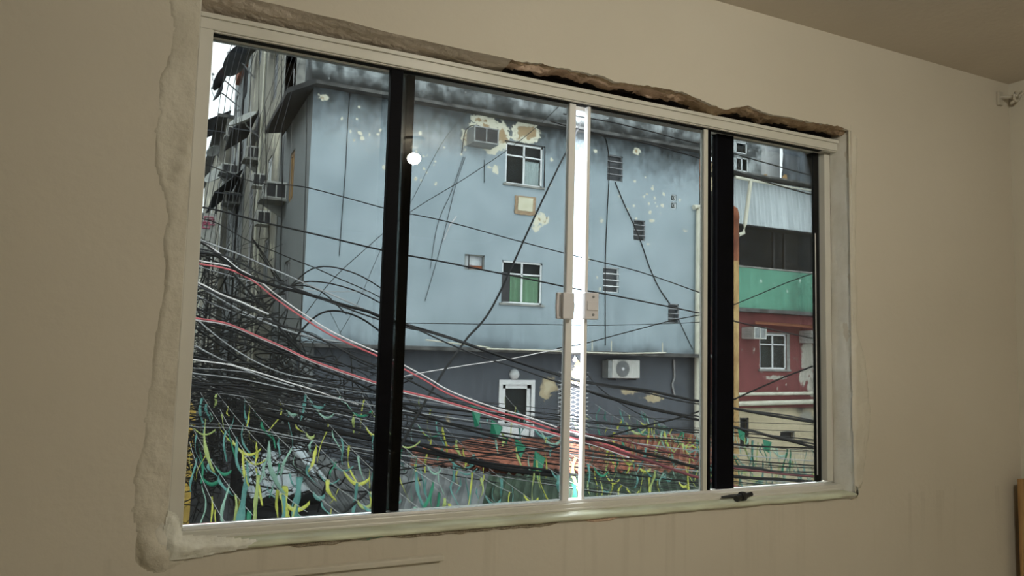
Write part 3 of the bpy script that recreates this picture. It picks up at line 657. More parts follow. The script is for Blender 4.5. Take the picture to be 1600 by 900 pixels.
# street side of the blue building and the row behind it
def sy(px, py=300): return PX(px, py, XC).y
wS = [sy(464, 240), sy(451, 240), P(0, 0, 1).z, 0]
q0, q1 = PX(463, 195, XC), PX(451, 285, XC)
hS = [q0.y, q1.y, CAMZ + 3.75, CAMZ + 5.05]
q0, q1 = PX(455, 380, XC), PX(443, 440, XC); hS2 = [q0.y, q1.y, CAMZ + .75, CAMZ + 2.2]
side = facade('side_wall', 'side_render', BL, YBF + .01, 21.6, GND, ztop - .1, XC - .001, ax=1, holes=[hS, hS2], step=.1)
attrs(side, lambda c: np.full(len(c), .15), lambda c: .25 + .3 * np.clip((c[:, 1] - 18.5) / 3, 0, 1) + .35 * np.clip(-(c[:, 2]) / 3, 0, 1), lambda c: np.full(len(c), .45))
window(BL, *hS, XC - .001, ax=1, style='two', fmat='orange_wood', fw=.10)
window(BL, *hS2, XC - .001, ax=1, style='four', fmat='grey_metal', fw=.06)
b = MB(); b.box(XC + .3, XE - .3, YBF + .5, YBF + .7, GND, ztop); b.box(XC + .25, XE - .3, YBF + .5, 21.5, ztop - .2, ztop); b.build('inner_core', 'dark_room', BL)

def street_building(x, y0, y1, z1, rows, mat, label, seed, lean=0, jut=()):
    r = random.Random(seed); t = thing('street_house', (x, (y0 + y1) / 2, GND), label, 'building')
    hl = []
    L = y1 - y0; nc = max(1, int(L / 2.6)); 
    for z in rows:
        for k in range(nc):
            c = y0 + L * (k + .5) / nc + r.uniform(-.3, .3); w = r.uniform(.9, 1.4) / 2; h = r.choice([1.0, 1.2, 1.6])
            if z + h < z1 - .2: hl.append([c - w, c + w, z, z + h])
    f = facade('street_wall', mat, t, y0, y1, GND, z1, x, ax=1, holes=hl, step=.16)
    ph = r.uniform(0, 6)
    attrs(f, blobs([(r.uniform(y0, y1), r.uniform(0, z1), r.uniform(.2, .6), r.uniform(.3, 1.2), r.uniform(.6, .9)) for _ in range(14)], 1),
          lambda c: .28 + .25 * np.clip(1 - (z1 - c[:, 2]) / 1.0, 0, 1) + .55 * np.clip((3.5 - c[:, 2]) / 5, 0, 1) + .12 * np.sin(c[:, 1] * 2.3 + ph),  # darker towards the ground: alley shade painted in along with dirt
          lambda c: np.full(len(c), .5))
    # end wall facing the camera and top slab
    b = MB(); b.box(x - .02, x + 6, y0, y0 + .2, GND, z1); b.build('end_wall', 'concrete', t)
    b = MB(); b.box(x - .45, x + 6, y0 - .05, y1, z1 - .14, z1 + .02); b.build('roof_slab', 'dark_concrete', t)
    for q in hl: window(t, *q, x, ax=1, style=r.choice(['two', 'four', 'four']), fmat=r.choice(['grey_metal', 'white_window', 'dark_metal']), fw=.07)
    for _ in range(int(L * .4)):
        y = r.uniform(y0, y1); za = r.uniform(GND, 2); zb = r.uniform(za + 3, z1)
        b = MB(); b.tube([(x - .07, y, za), (x - .07, y, zb)], r.choice([.03, .045, .06]), 6); b.build('downpipe', r.choice(['white_pvc', 'cable_grey', 'dark_concrete', 'cable_dark']), t)
    return t
h2 = street_building(XC, 21.7, 26.2, CAMZ + 13, [-3.2, 0.2, 3.2, 6.2, 9.2], 'street_render', 'tall stained cream building next to the blue-grey one, facing the alley', 11)
h3 = street_building(XC + .02, 26.3, 31.5, CAMZ + 15.2, [-3.2, .1, 3.0, 6.0, 9.0, 12.0], 'street_render', 'grimy beige walk-up with balconies and dishes farther up the alley', 12)
h4 = street_building(XC, 31.6, 39.0, CAMZ + 16, [-3.2, .2, 3.1, 6.1, 9.2, 12.2], 'side_render', 'grey brown tall building at the far end of the alley', 13)
h5 = street_building(XC - .25, 39.2, 58.0, CAMZ + 11.5, [-3.2, .2, 3.1, 6.1, 9.2], 'street_render', 'lowest farthest house of the alley row under the open sky', 14)
# reddish top storey and dark sheet awnings sticking out over the alley
b = MB(); b.box(XC - .2, XC + 2, 33.2, 36.5, CAMZ + 12.2, CAMZ + 14.6); b.build('brick_storey', 'brick', h4)
def sheet(name, pts, off, mat, parent=None): b = MB(); b.poly(pts, off); return b.build(name, mat, parent)
def awning(px0, px1, ya, yb, out, label, mat='dark_sheet'):
    """corrugated sheet awning on the alley wall between depths ya and yb; px0/px1 (x,y) anchor its top"""
    z = PX(px0[0], px0[1], XC).z
    g = MB(); n = 40; vs = []; fs = []
    for i in range(n + 1):
        y = ya + (yb - ya) * i / n; w = .03 * math.sin(i * 1.6)
        vs += [(XC - .05, y, z + w), (XC - out, y, z - out * .9 + w), (XC - .05, y, z + w + .02), (XC - out, y, z - out * .9 + w + .02)]
    for i in range(n): a = 4 * i; fs += [(a, a + 1, a + 5, a + 4), (a + 2, a + 6, a + 7, a + 3)]
    g.add(vs, fs); o = g.build('awning', mat, fix=False); tag(o, label, 'awning'); return o
def awn2(ya, yb, z, out, drop, label, mat='dark_sheet', th=.03, valance=0):
    g = MB(); n = 40; vs = []; fs = []
    for i in range(n + 1):
        y = ya + (yb - ya) * i / n; w = .03 * math.sin(i * 1.6)
        vs += [(XC - .05, y, z + w), (XC - out, y, z - drop + w), (XC - .05, y, z + w + th), (XC - out, y, z - drop + w + th)]
        if valance: vs += [(XC - out, y, z - drop - valance + w), (XC - out + .02, y, z - drop - valance + w)]
    k = 6 if valance else 4
    for i in range(n):
        a = k * i; fs += [(a, a + 1, a + k + 1, a + k), (a + 2, a + k + 2, a + k + 3, a + 3)]
        if valance: fs += [(a + 1, a + 4, a + k + 4, a + k + 1)]
    g.add(vs, fs); g.box(XC - out, XC - .05, ya, ya + .03, z - drop, z - drop + .05)
    o = g.build('awning', mat, fix=False); return tag(o, label, 'awning')
awn2(40.0, 44.0, CAMZ + 12.0, 2.0, 1.2, 'large dark sheet-metal awning hanging over the alley against the sky', valance=1.0)
awn2(27.5, 31.0, CAMZ + 8.3, .9, .7, 'dark sloping canopy below the pale satellite dish')
awn2(31.8, 37.5, CAMZ + 7.2, 1.1, 1.1, 'long dark canopy half way up the far alley wall')
awn2(22.2, 25.6, CAMZ + 10.3, .8, .9, 'brown shaded canopy near the top of the tall cream building', 'dark_concrete')

def ac_unit(c, sz, ax, label, mat='ac_white', face='dark_metal', group=None, shelf=False):
    """window air conditioner sticking out of a wall. c = centre of the back on the wall; sz=(width, depth, height); ax 0 faces -Y, 1 faces -X"""
    w, d, h = sz; t = thing('air_conditioner', (c[0], c[1], c[2] - h / 2), label, 'air conditioner', group)
    X = Matrix.Translation(Vector(c)) @ (Matrix.Identity(4) if ax == 0 else Matrix.Rotation(-math.pi / 2, 4, 'Z'))
    b = MB(); b.xf = X
    e = .035; b.box(-w / 2, w / 2, -d + .03, 0, -h / 2, h / 2)
    b.box(-w / 2, w / 2, -d, -d + .03, -h / 2, -h / 2 + e); b.box(-w / 2, w / 2, -d, -d + .03, h / 2 - e, h / 2); b.box(-w / 2, -w / 2 + e, -d, -d + .03, -h / 2 + e, h / 2 - e); b.box(w / 2 - e, w / 2, -d, -d + .03, -h / 2 + e, h / 2 - e)
    b.box(-.015, .015, -d, -d + .03, -h / 2 + e, h / 2 - e); b.build('casing', mat, t, bevel=.006)
    b = MB(); b.xf = X; b.box(-w / 2 + e, w / 2 - e, -d + .015, -d + .031, -h / 2 + e, h / 2 - e)
    for k in range(7):
        z = -h / 2 + e + (h - 2 * e) * (k + .5) / 7; b.box(-w / 2 + e, w / 2 - e, -d + .008, -d + .016, z - .004, z + .004)
    b.build('condenser_grille', face, t)
    b = MB(); b.xf = X
    if ax == 1:
        for s in (-1, 1):
            for (u0, u1) in ((-.90, -.50), (-.44, -.06)): b.box(s * w / 2 - .004, s * w / 2 + .004, d * u0, d * u1, -h * .40, h * .38)
    for s in (() if ax == 1 else (-1, 1)):
        for k in range(5): b.box(s * w / 2 - .003, s * w / 2 + .003, -d * .8, -d * .3, -h * .3 + k * h * .13, -h * .3 + k * h * .13 + h * .05)
    b.build('side_louvre', 'ac_grey' if ax == 0 else 'dark_metal', t)
    if shelf:
        b = MB(); b.xf = X; b.box(-w / 2 - .15, w / 2 + .1, -d - .1, 0, -h / 2 - .06, -h / 2); b.poly([(-w / 2 - .1, 0, -h / 2 - .06), (-w / 2 - .1, -d, -h / 2 - .06), (-w / 2 - .1, 0, -h / 2 - .4)], (.04, 0, 0)); b.build('shelf', 'concrete', t)
    return t
q = P(748, 219, YBF); ac_unit((q.x, YBF, q.z), (.66, .50, .40), 0, 'old grey air conditioner in peeling plaster on the blue-grey wall', 'ac_grey', 'dark_metal')
b = MB(); a_, c_ = P(722, 202, YBF), P(756, 200, YBF)
b.tube(spline([(a_.x, YBF - .03, a_.z - .6), (a_.x, YBF - .25, a_.z - .1), (a_.x + .2, YBF - .4, a_.z + .03), (a_.x + .5, YBF - .3, a_.z - .02), (c_.x, YBF - .05, c_.z - .05)]), .012, 6); o = b.build('bent_rod', 'dark_metal'); tag(o, 'bent dark rod arching over the old grey air conditioner', 'rod')
def ac_side(px, py, w, h, d, label, X0=XC, **k):
    q = PX(px, py, X0); return ac_unit((X0, q.y, q.z), (w, d, h), 1, label, **k)
def ac_at(px, py, Y, w, h, d, label, **k):
    """the camera sees the end panel of units on the alley wall: centre at depth Y"""
    q = P(px, py, Y); return ac_unit((XC, Y, q.z), (w, d, h), 1, label, **k)
for (px, py, Y, w, h, d, l, sh) in [
    (446, 302, 20.6, .62, .46, .55, 'white air conditioner on a concrete shelf beside the orange-framed window', True),
    (412, 342, 23.4, .60, .42, .40, 'small white air conditioner below the shelf on the cream alley wall', False),
    (400, 283, 25.0, .60, .42, .42, 'air conditioner between two canopies on the cream alley wall', False),
    (386, 240, 27.0, .62, .44, .45, 'grimy air conditioner just below the pale satellite dish', True),
    (360, 310, 33.5, .66, .46, .60, 'weathered air conditioner low on the far alley wall', True),
    (357, 207, 36.0, .60, .46, .50, 'small air conditioner beside the big dark awning', True),
    (356, 265, 35.0, .70, .40, .7, 'dark air conditioner under the long far canopy', True)]:
    ac_at(px, py, Y, w, h, d, l, shelf=sh)
# split condenser below the ledge
q = P(975, 577, YLOW); t = thing('condenser_unit', (q.x, YLOW - .2, q.z - .28), 'white split condenser with round fan grille under the ledge', 'air conditioner')
x0, x1, z0, z1 = rect(955, 562, 998, 591, YLOW - .3)
b = MB(); b.box(x0, x1, YLOW - .36, YLOW - .06, z0, z1); b.build('casing', 'ac_white', t, bevel=.02)
cx, cz, rr = x0 + (x1 - x0) * .36, (z0 + z1) / 2, (z1 - z0) * .42
g = MB()
for k in range(1, 6): g.tube([(cx + rr * k / 5 * math.cos(a), YLOW - .385, cz + rr * k / 5 * math.sin(a)) for a in np.linspace(0, 2 * math.pi, 25)], .006, 4)
for k in range(12): a = k * math.pi / 6; g.tube([(cx, YLOW - .385, cz), (cx + rr * math.cos(a), YLOW - .385, cz + rr * math.sin(a))], .005, 4)
g.build('fan_grille', 'grey_metal', t)
b = MB(); b.lathe([(0, -.365), (rr, -.365), (rr, -.36)], 24, (cx, YLOW, cz), 'Y'); b.build('fan_opening', 'ac_grey', t)
b = MB(); b.lathe([(0, -.40), (.04, -.395), (.05, -.37)], 14, (cx, YLOW, cz), 'Y'); b.build('fan_hub', 'white_window', t)
b = MB(); b.box(x0 - .12, x0, YLOW - .34, YLOW - .05, z0, z1 - .03); b.build('side_cover', 'ac_grey', t)
for xx in (x0 + .12, x1 - .12):
    b = MB(); b.box(xx - .02, xx + .02, YLOW - .38, YLOW, z0 - .05, z0); b.build('bracket', 'dark_metal', t)

def dish(c, r, aim, mat, label):
    t = thing('satellite_dish', c, label, 'satellite dish'); aim = Vector(aim).normalized(); rot = aim.to_track_quat('Z', 'Y').to_matrix().to_4x4()
    X = Matrix.Translation(Vector(c)) @ rot
    b = MB(); b.xf = X; prof = [(r * k / 6, .28 * r * (k / 6) ** 2) for k in range(7)]
    b.lathe([(max(.001, a), z) for a, z in prof] + [(r * 1.02, .28 * r - .02)] + [(a + .001, z - .02) for a, z in prof[::-1]], 24); b.build('reflector', mat, t, smooth=True)
    b = MB(); b.xf = X; b.tube([(0, -r * .8, .2 * r), (0, -r * .3, r * .7), (0, 0, r * .9)], .015, 5); b.tube([(0, 0, r * .9), (0, 0, r * .75)], .05, 8); b.build('feed_arm', 'grey_metal', t)
    b = MB(); b.tube([Vector(c), Vector(c) - aim * .15, (XC, c[1] + .1, c[2] - .5)], .03, 6); b.build('mount', 'grey_metal', t); return t
def DP(px, py, Y): q = P(px, py, Y); return (q.x, q.y, q.z)
dish(DP(382, 190, 26.5), .50, (-.55, -.35, .75), 'dish_grey', 'pale satellite dish on the alley wall tilted to the sky')
dish(DP(377, 98, 30), .75, (-.6, .3, .5), 'dish_dark', 'big dark satellite dish at the top near the window frame')
dish(DP(349, 125, 36), .62, (-.8, .2, .4), 'dish_dark', 'dark satellite dish standing against the sky')
dish(DP(345, 145, 36), .5, (-.8, -.1, .3), 'dish_dark', 'smaller dark dish just below another against the sky')
dish(DP(343, 275, 38), .70, (-.6, -.4, .6), 'dish_grey', 'pale tilted satellite dish low down by the sky edge')
dish(DP(336, 238, 44), .45, (-.5, -.7, .5), 'dish_grey', 'small satellite dish on a mast in front of the sky')

# white pipes, gap and right-hand building
b = MB(); X_ = P(1090, 330, YBF - .1).x
b.tube([P(1084, 324, YBF - .1), P(1092, 323, YBF - .1), (X_ + .03, YBF - .1, P(1090, 332, YBF - .1).z), (X_ - .02, YBF - .1, GND)], .075, 10); o = b.build('drain_pipe', 'white_pvc', smooth=False); tag(o, 'thick white drain pipe with elbow down the right edge of blue-grey wall', 'pipe')
b = MB(); b.tube([(X_ + .22, YBF + .02, P(1098, 345, YBF).z), (X_ + .20, YBF + .02, GND)], .04, 8); o = b.build('drain_pipe', 'white_pvc'); tag(o, 'thin white pipe right of the thick drain pipe', 'pipe')
YR = 18.0
RB = thing('terraced_building', (P(1200, 500, YR).x, YR, GND), 'stacked building with green balcony wall, red storey and cream ground storey', 'building')
xr0, xr1 = P(1120, 500, YR).x, 24.0
def zr(px, py, Y=YR): return P(px, py, Y).z
z_g1, z_g0 = zr(1210, 424), zr(1210, 485); z_r0 = zr(1210, 637)
wR = rect(1187, 522, 1229, 577, YR); vR = rect(1221, 674, 1244, 688, YR); dR = rect(1158, 653, 1172, 700, YR)
f = facade('red_wall', 'red_render', RB, xr0, xr1, z_r0, z_g0, YR, holes=[wR])
q = lambda px, py, rx, ry, s=1.0: (P(px, py, YR).x, P(px, py, YR).z, rx * .0185, ry * .0165, s)
attrs(f, blobs([q(1262, 560, 12, 34, 1.2), q(1255, 590, 8, 14, 1), q(1212, 590, 22, 4, .9), q(1270, 600, 12, 20, 1.1), q(1178, 545, 2, 8, .8)] + [q(1150 + rnd.uniform(0, 110), 540 + rnd.uniform(0, 70), 2, 4, .7) for _ in range(14)]), lambda c: .12 + .55 * np.clip(1 - (z_g0 - c[:, 2]) / .4, 0, 1), lambda c: np.full(len(c), .3))
window(RB, *wR, YR, fw=.05)
b = MB(); b.box(wR[0] - .07, wR[1] + .14, YR - .02, YR + .01, wR[3], wR[3] + .05); b.box(wR[1], wR[1] + .12, YR - .02, YR + .01, wR[2], wR[3]); b.box(wR[0] - .07, wR[1] + .14, YR - .06, YR + .01, wR[2] - .06, wR[2]); b.build('window_surround', 'concrete', RB)
f = facade('cream_wall', 'beige_render', RB, xr0, xr1, GND, z_r0, YR + .05, holes=[vR, dR])
attrs(f, blobs([q(1262, 650, 14, 8, 1.0)]), lambda c: .06 + .65 * np.clip(1 - (z_r0 - c[:, 2]) / .3, 0, 1) + .5 * np.exp(-((c[:, 0] - P(1255, 650, YR).x) / .4) ** 2) * np.clip(1 - (z_r0 - c[:, 2]) / .7, 0, 1), lambda c: np.full(len(c), .2))
window(RB, *vR, YR + .05, style='none', fmat='concrete', fw=.03); window(RB, *dR, YR + .05, style='none', fmat='dark_metal', fw=.05, name='doorway')
f = facade('green_balcony_wall', 'green_render', RB, xr0, xr1, z_g0, z_g1, YR - .25, thick=.2)
attrs(f, blobs([q(1180 + 20 * i, 440 + 8 * (i % 3), 4, 5, .7) for i in range(5)]), lambda c: .12 + .45 * np.exp(-((c[:, 0] - P(1238, 460, YR).x) / .5) ** 2) + .3 * np.clip(1 - (c[:, 2] - z_g0) / .25, 0, 1), lambda c: np.full(len(c), .45))
b = MB(); b.box(xr0, xr1, YR - .3, YR + .1, z_g0 - .12, z_g0); b.build('balcony_slab', 'dark_concrete', RB)
b = MB(); b.tube([(xr0, YR - .25, z_g1 + .02), (xr1, YR - .25, z_g1 + .02)], .03, 6); b.build('balcony_rail', 'concrete', RB)
z_s1, z_s0 = zr(1210, 289), zr(1210, 360)
b = MB(); b.box(xr0, xr1, YR + 1.8, YR + 1.9, z_g0, z_s1); b.box(xr0, xr0 + .05, YR - .1, YR + 1.8, z_g1, z_s0); b.build('balcony_back_wall', 'dark_room', RB)
for px in (1205, 1222): b = MB(); x_ = P(px, 400, YR + 1.5).x; b.box(x_, x_ + .08, YR + 1.4, YR + 1.5, z_g0, z_s0 + .3); b.build('balcony_post', 'dark_metal', RB)
b = MB(); n = 240; vs = []; fs = []
for i in range(n + 1):
    x = xr0 + .4 + (xr1 - xr0 - .4) * i / n; y = YR - .35 + .03 * math.sin(i * 1.35)
    jj = .03 * mnoise.noise(Vector((x * 5, 0, 2)))
    vs += [(x, y, z_s0 + jj), (x, y + .15, z_s1), (x, y + .01, z_s0 + jj), (x, y + .16, z_s1)]
for i in range(n): a = 4 * i; fs += [(a, a + 4, a + 5, a + 1), (a + 2, a + 3, a + 7, a + 6)]
b.add(vs, fs); b.build('corrugated_cladding', 'white_sheet', RB, fix=False)
b = MB(); b.box(xr0, xr1, YR - .2, YR + .2, z_s0 - .02, z_s0 + .05); b.build('cladding_beam', 'dark_metal', RB)
g = MB(); r = random.Random(5); x = xr0
while x < xr1:
    w = r.uniform(.10, .22); h = r.uniform(.03, .10); g.poly([(x, YR - .62, z_s1 + .02), (x + w, YR - .62, z_s1 + r.uniform(0, .02)), (x + w, YR + 1.0, z_s1 + .14 + h), (x, YR + 1.0, z_s1 + .14 + h)], (0, 0, .05)); x += w
g.build('roof_tiles', 'dark_concrete', RB)
b = MB(); b.tube([P(1149, 277, YR - .7), P(1185, 284, YR - .7), P(1230, 292, YR - .7), P(1290, 301, YR - .7)], [.05, .04, .025, .02], 6); b.build('gutter', 'white_pvc', RB)
b = MB(); b.tube([P(1173, 281, YR - .7), P(1164, 350, YR - .7), P(1162, 364, YR - .7), P(1154, 367, YR - .7)], .06, 8); b.build('downpipe', 'white_pvc', RB)
for (a1, a2, rr) in [((1148, 616), (1290, 614), .055), ((1148, 631), (1290, 627), .075)]:
    b = MB(); b.tube([P(a1[0], a1[1], YR - .15), P(a2[0], a2[1], YR - .15)], rr, 10); o = b.build('waste_pipe', 'white_pvc'); tag(o, 'cream horizontal waste pipe along the foot of the red wall, ' + ('upper one' if rr < .06 else 'lower thicker one'), 'pipe')
b = MB(); b.poly([P(1180, 503, YR - .1), P(1275, 510, YR - .1), P(1275, 513, YR - .6), P(1180, 506, YR - .6)], (0, 0, .03)); o = b.build('awning', 'rust'); tag(o, 'thin rusty sheet awning above window in the red wall', 'awning')
q_ = P(1172, 521, YR); ac_unit((q_.x - .10, YR, q_.z), (.50, .55, .36), 0, 'air conditioner left of the window in the red wall', 'ac_white', 'ac_grey')
q_ = P(1262, 527, YR); ac_unit((q_.x - .10, YR, q_.z), (.56, .55, .40), 0, 'air conditioner right of the window in the red wall', 'ac_white', 'ac_grey')
# rooftop structures behind
b = MB(); a_, c_ = P(1120, 300, 22), P(1213, 300, 22); z0 = P(1180, 285, 22).z
TB = thing('rooftop_room', (a_.x, 22, z0), 'pale rooftop room with window and round dish behind the corrugated cladding', 'building')
wT = rect(1150, 222, 1168, 240, 22); wT2 = rect(1150, 246, 1170, 268, 22)
f = facade('room_wall', 'mouldy_render', TB, a_.x, P(1190, 300, 22).x, z_s1 - .5, z0 + 3, 22, holes=[wT, wT2], step=.2); attrs(f, lambda c: c[:, 0] * 0 + .2, lambda c: c[:, 0] * 0 + .0, lambda c: c[:, 0] * 0)
window(TB, *wT, 22, style='one', fw=.05); window(TB, *wT2, 22, style='two', fw=.05)
b = MB(); b.box(P(1190, 300, 22).x, c_.x, 21.8, 22.4, z_s1 - .5, z0 + 3); b.build('white_pillar', 'white_window', TB)
b = MB(); zt_ = P(1240, 200, 21).z; n = 60; vs = []; fs = []; x0, x1 = c_.x - .7, 26.5
for i in range(n + 1):
    for j in range(25):
        x = x0 + (x1 - x0) * i / n; z = z_s1 - .4 + (zt_ + 1.5 - z_s1) * j / 24
        vs.append((x, 21 + .12 * mnoise.fractal(Vector((x * 1.6 + z * .5, z * .5, 0)), 1, 2, 4), z))
for i in range(n):
    for j in range(24): a = i * 25 + j; fs.append((a, a + 25, a + 26, a + 1))
b.add(vs, fs); o = b.build('tarpaulin', 'dark_tarp', smooth=True, fix=False); tag(o, 'dark wrinkled tarpaulin screen rising behind the roof edge at far right', 'tarpaulin')
for (pa, pb, pc, l) in [((1192, 286), (1196, 272), (1198, 284), 'left'), ((1220, 289), (1226, 273), (1231, 290), 'right')]:
    b = MB(); b.poly([P(*pa, YR + .6), P(*pb, YR + .6), P(pb[0] + 3, pb[1], YR + .6), P(pa[0] + 4, pa[1], YR + .6)], (0, .06, 0)); b.poly([P(pb[0], pb[1], YR + .62), P(pb[0] + 3, pb[1], YR + .62), P(pc[0] + 1, pc[1], YR + .62), P(pc[0] - 2, pc[1], YR + .62)], (0, .06, 0)); o = b.build('timber_offcut', 'orange_wood'); tag(o, 'pale leaning timber offcut on the tiled roof edge, ' + l + ' of two', 'timber')
# strip of old brick behind the gap
b = MB(); b.box(P(1080, 200, 24).x, P(1150, 200, 24).x, 24, 24.3, GND, CAMZ + 4.9); BB = b.build('brick_wall', 'dark_concrete'); tag(BB, 'dark narrow wall at the back of the gap right of the blue-grey building', 'wall')
x0 = P(1099, 200, 20).x
b = MB(); b.box(x0 - .05, x0 + .30, 20, 20.3, CAMZ + 5.0, CAMZ + 9.5); b.build('brick_pier', 'brick', BB); b = MB(); b.box(x0 + .30, x0 + 1.1, 20.1, 20.4, CAMZ + 5.0, CAMZ + 6.6); b.box(x0 + .30, x0 + 1.1, 19.9, 20.4, CAMZ + 6.6, CAMZ + 6.75); b.build('cream_block', 'beige_render', BB)
# rusty flue
q0 = P(1147, 322, 16.2); t = thing('flue_pipe', (q0.x, 16.2, GND), 'rusty round-topped flue pipe standing in front of the green balcony wall', 'pipe')
zt_ = q0.z; zm = P(1147, 408, 16.2).z; r_ = .135
b = MB(); b.lathe([(.001, zt_), (r_ * .7, zt_ - .06), (r_, zt_ - .22), (r_ * 1.15, zt_ - .36), (r_, zt_ - .38), (r_, zm)], 16, (q0.x, 16.2, 0)); b.build('flue_cap', 'rust', t, smooth=True)
b = MB(); b.lathe([(r_, zm), (r_ * .95, GND)], 16, (q0.x, 16.2, 0)); b.build('flue_shaft', 'ochre_pipe', t, smooth=True)

# ------------------------------------------------------------------ street level, roofs
b = MB(); b.box(-30, 40, 2.2, 70, GND - .3, GND); struct(b.build('ground', 'asphalt'))
def roof_sheet(name, p00, p10, p11, p01, mat, label, cat, pitch=.18, amp=.03, th=.03, rag=0.0):
    """corrugated roof; p00-p10 far edge (left,right), p01-p11 near edge"""
    L = (Vector(p10) - Vector(p00)).length; n = max(12, int(L / pitch * 4)); b = MB(); vs = []; fs = []
    for i in range(n + 1):
        t = i / n; a = Vector(p00).lerp(Vector(p10), t); c = Vector(p01).lerp(Vector(p11), t); w = amp * math.sin(i * math.pi / 2)
        c = c + (c - a) * rag * mnoise.noise(Vector((i * .35, 1, 0)))
        vs += [a + Vector((0, 0, w)), c + Vector((0, 0, w)), a + Vector((0, 0, w - th)), c + Vector((0, 0, w - th))]
    for i in range(n): k = 4 * i; fs += [(k, k + 1, k + 5, k + 4), (k + 2, k + 6, k + 7, k + 3), (k + 1, k + 3, k + 7, k + 5)]
    b.add(vs, fs); o = b.build(name, mat, fix=False); return tag(o, label, cat)
roof_sheet('tiled_roof', P(735, 686, 16.6), P(1112, 684, 16.6), P(1112, 738, 13.6), P(640, 728, 13.6), 'terracotta', 'terracotta tiled roof in front of the grey lower wall', 'roof', .22, .045)
roof_sheet('tiled_roof', P(645, 700, 14.6), P(760, 692, 14.6), P(800, 722, 12.9), P(640, 728, 12.9), 'terracotta', 'small orange roof piece at the left end of the terracotta roof', 'roof', .22, .04)
roof_sheet('mossy_roof', P(745, 742, 12.9), P(1110, 735, 12.9), P(1130, 800, 10.6), P(720, 815, 10.6), 'moss_tile', 'dark green mossy tiled roof nearest below the terracotta roof', 'roof', .2, .04, rag=.05)
roof_sheet('sheet_roof', P(600, 722, 12.6), P(765, 738, 12.2), P(745, 830, 9.2), P(560, 830, 9.4), 'fibre_cement', 'grey fibre cement roof sheets beside the mossy roof', 'roof', .18, .03)
roof_sheet('sheet_roof', P(430, 690, 12.4), P(600, 742, 12.0), P(640, 830, 9.6), P(520, 806, 10), 'fibre_cement', 'grey corrugated roof sloping down behind the streamers at left', 'roof', .18, .03)
roof_sheet('sheet_roof', P(366, 716, 12.4), P(470, 696, 12.2), P(520, 760, 11.0), P(392, 776, 10.9), 'white_sheet', 'pale ribbed roof over the dark stall at lower left', 'roof', .16, .02)
b = MB(); b.box(P(640, 740, 13.5).x, P(1120, 740, 13.5).x, 13.5, 13.6, GND, P(900, 740, 13.5).z - .05); o = b.build('shop_wall', 'brick'); tag(o, 'brick wall carrying the terracotta roof', 'wall')
b = MB(); b.box(P(740, 748, 16.9).x, P(1078, 748, 16.9).x, 16.75, 16.95, GND, P(900, 683, 16.8).z); b.mi = 0; o = b.build('low_wall', 'terracotta'); tag(o, 'orange painted low wall under the white-framed doorway', 'wall')
g = MB(); q0 = P(352, 792, 10.5); 
b = MB(); x0, x1 = P(352, 740, 11.3).x, P(560, 740, 11.3).x; zt_ = P(470, 752, 11.3).z
st = thing('market_stall', (x0, 11.3, GND), 'dark stall body below the pale ribbed roof at lower left', 'stall')
b.box(x0, x1, 11.2, 12.0, GND, zt_ - .3); b.build('stall_body', 'dark_metal', st, bevel=.1)
b = MB(); b.tube(spline([P(372, 700, 11.1), P(366, 740, 11.0), P(380, 790, 10.9), P(420, 806, 10.9), P(480, 806, 10.9)]), .09, 8); b.build('stall_edge', 'black_rubber', st)
b = MB(); b.tube([P(356, 705, 10.5), (P(356, 705, 10.5).x, 10.5, GND)], .05, 8); o = b.build('iron_post', 'dark_metal'); tag(o, 'thin black iron post standing left of the market stall', 'post')
b = MB(); q0 = P(302, 640, 15.5); b.box(q0.x - 1.6, q0.x + .05, 15.5, 19, GND, P(302, 640, 15.5).z); o = b.build('yellow_kiosk', 'yellow_wall'); tag(o, 'ochre yellow kiosk side just visible at lower left of the glass', 'kiosk')
b = MB(); b.box(-6, 2.4, 60, 62, GND, 9.6); o = b.build('far_house', 'hill'); tag(o, 'grey far house closing the end of the alley', 'building')
r = random.Random(9)
for k in range(10):
    x = -4 + r.uniform(0, 9); y = 62 + k * 2.2; h = CAMZ + 8 + k * .75 + r.uniform(-.5, .8)
    b = MB(); w = r.uniform(2, 3.4); b.box(x, x + w, y, y + 2, GND, h); b.box(x + .3, x + .9, y - .04, y, h - 1.8, h - .9); b.box(x + 1.3, x + 1.9, y - .04, y, h - 1.8, h - .9); o = b.build('hillside_house', r.choice(['hill', 'concrete', 'brick', 'street_render'])); tag(o, 'tiny hillside house stacked in the haze beyond the alley', 'building', 'hillside houses')
b = MB(); q0 = P(318, 368, 30); b.box(q0.x - 2.2, P(336, 368, 30).x, 30, 30.2, P(325, 400, 30).z, P(325, 333, 30).z); sg = b.build('shop_sign', 'ac_white')
for xx in (q0.x - 2.0, P(330, 368, 30).x): b = MB(); b.box(xx - .04, xx + .04, 30.2, 30.28, GND, P(325, 340, 30).z); b.build('sign_post', 'dark_metal', sg)
tag(sg, 'white sign board with pink outlined squares across the far alley', 'sign')
for (cx_, cz_, s) in ((326, 345, .14), (322, 352, .11), (330, 347, .10)):
    q = P(cx_, cz_, 29.97); b = MB()
    b.tube([(q.x - s, q.y, q.z - s), (q.x + s, q.y, q.z - s), (q.x + s, q.y, q.z + s), (q.x - s, q.y, q.z + s), (q.x - s, q.y, q.z - s)], .03, 4); b.build('outlined_square', 'pink_paint', sg)
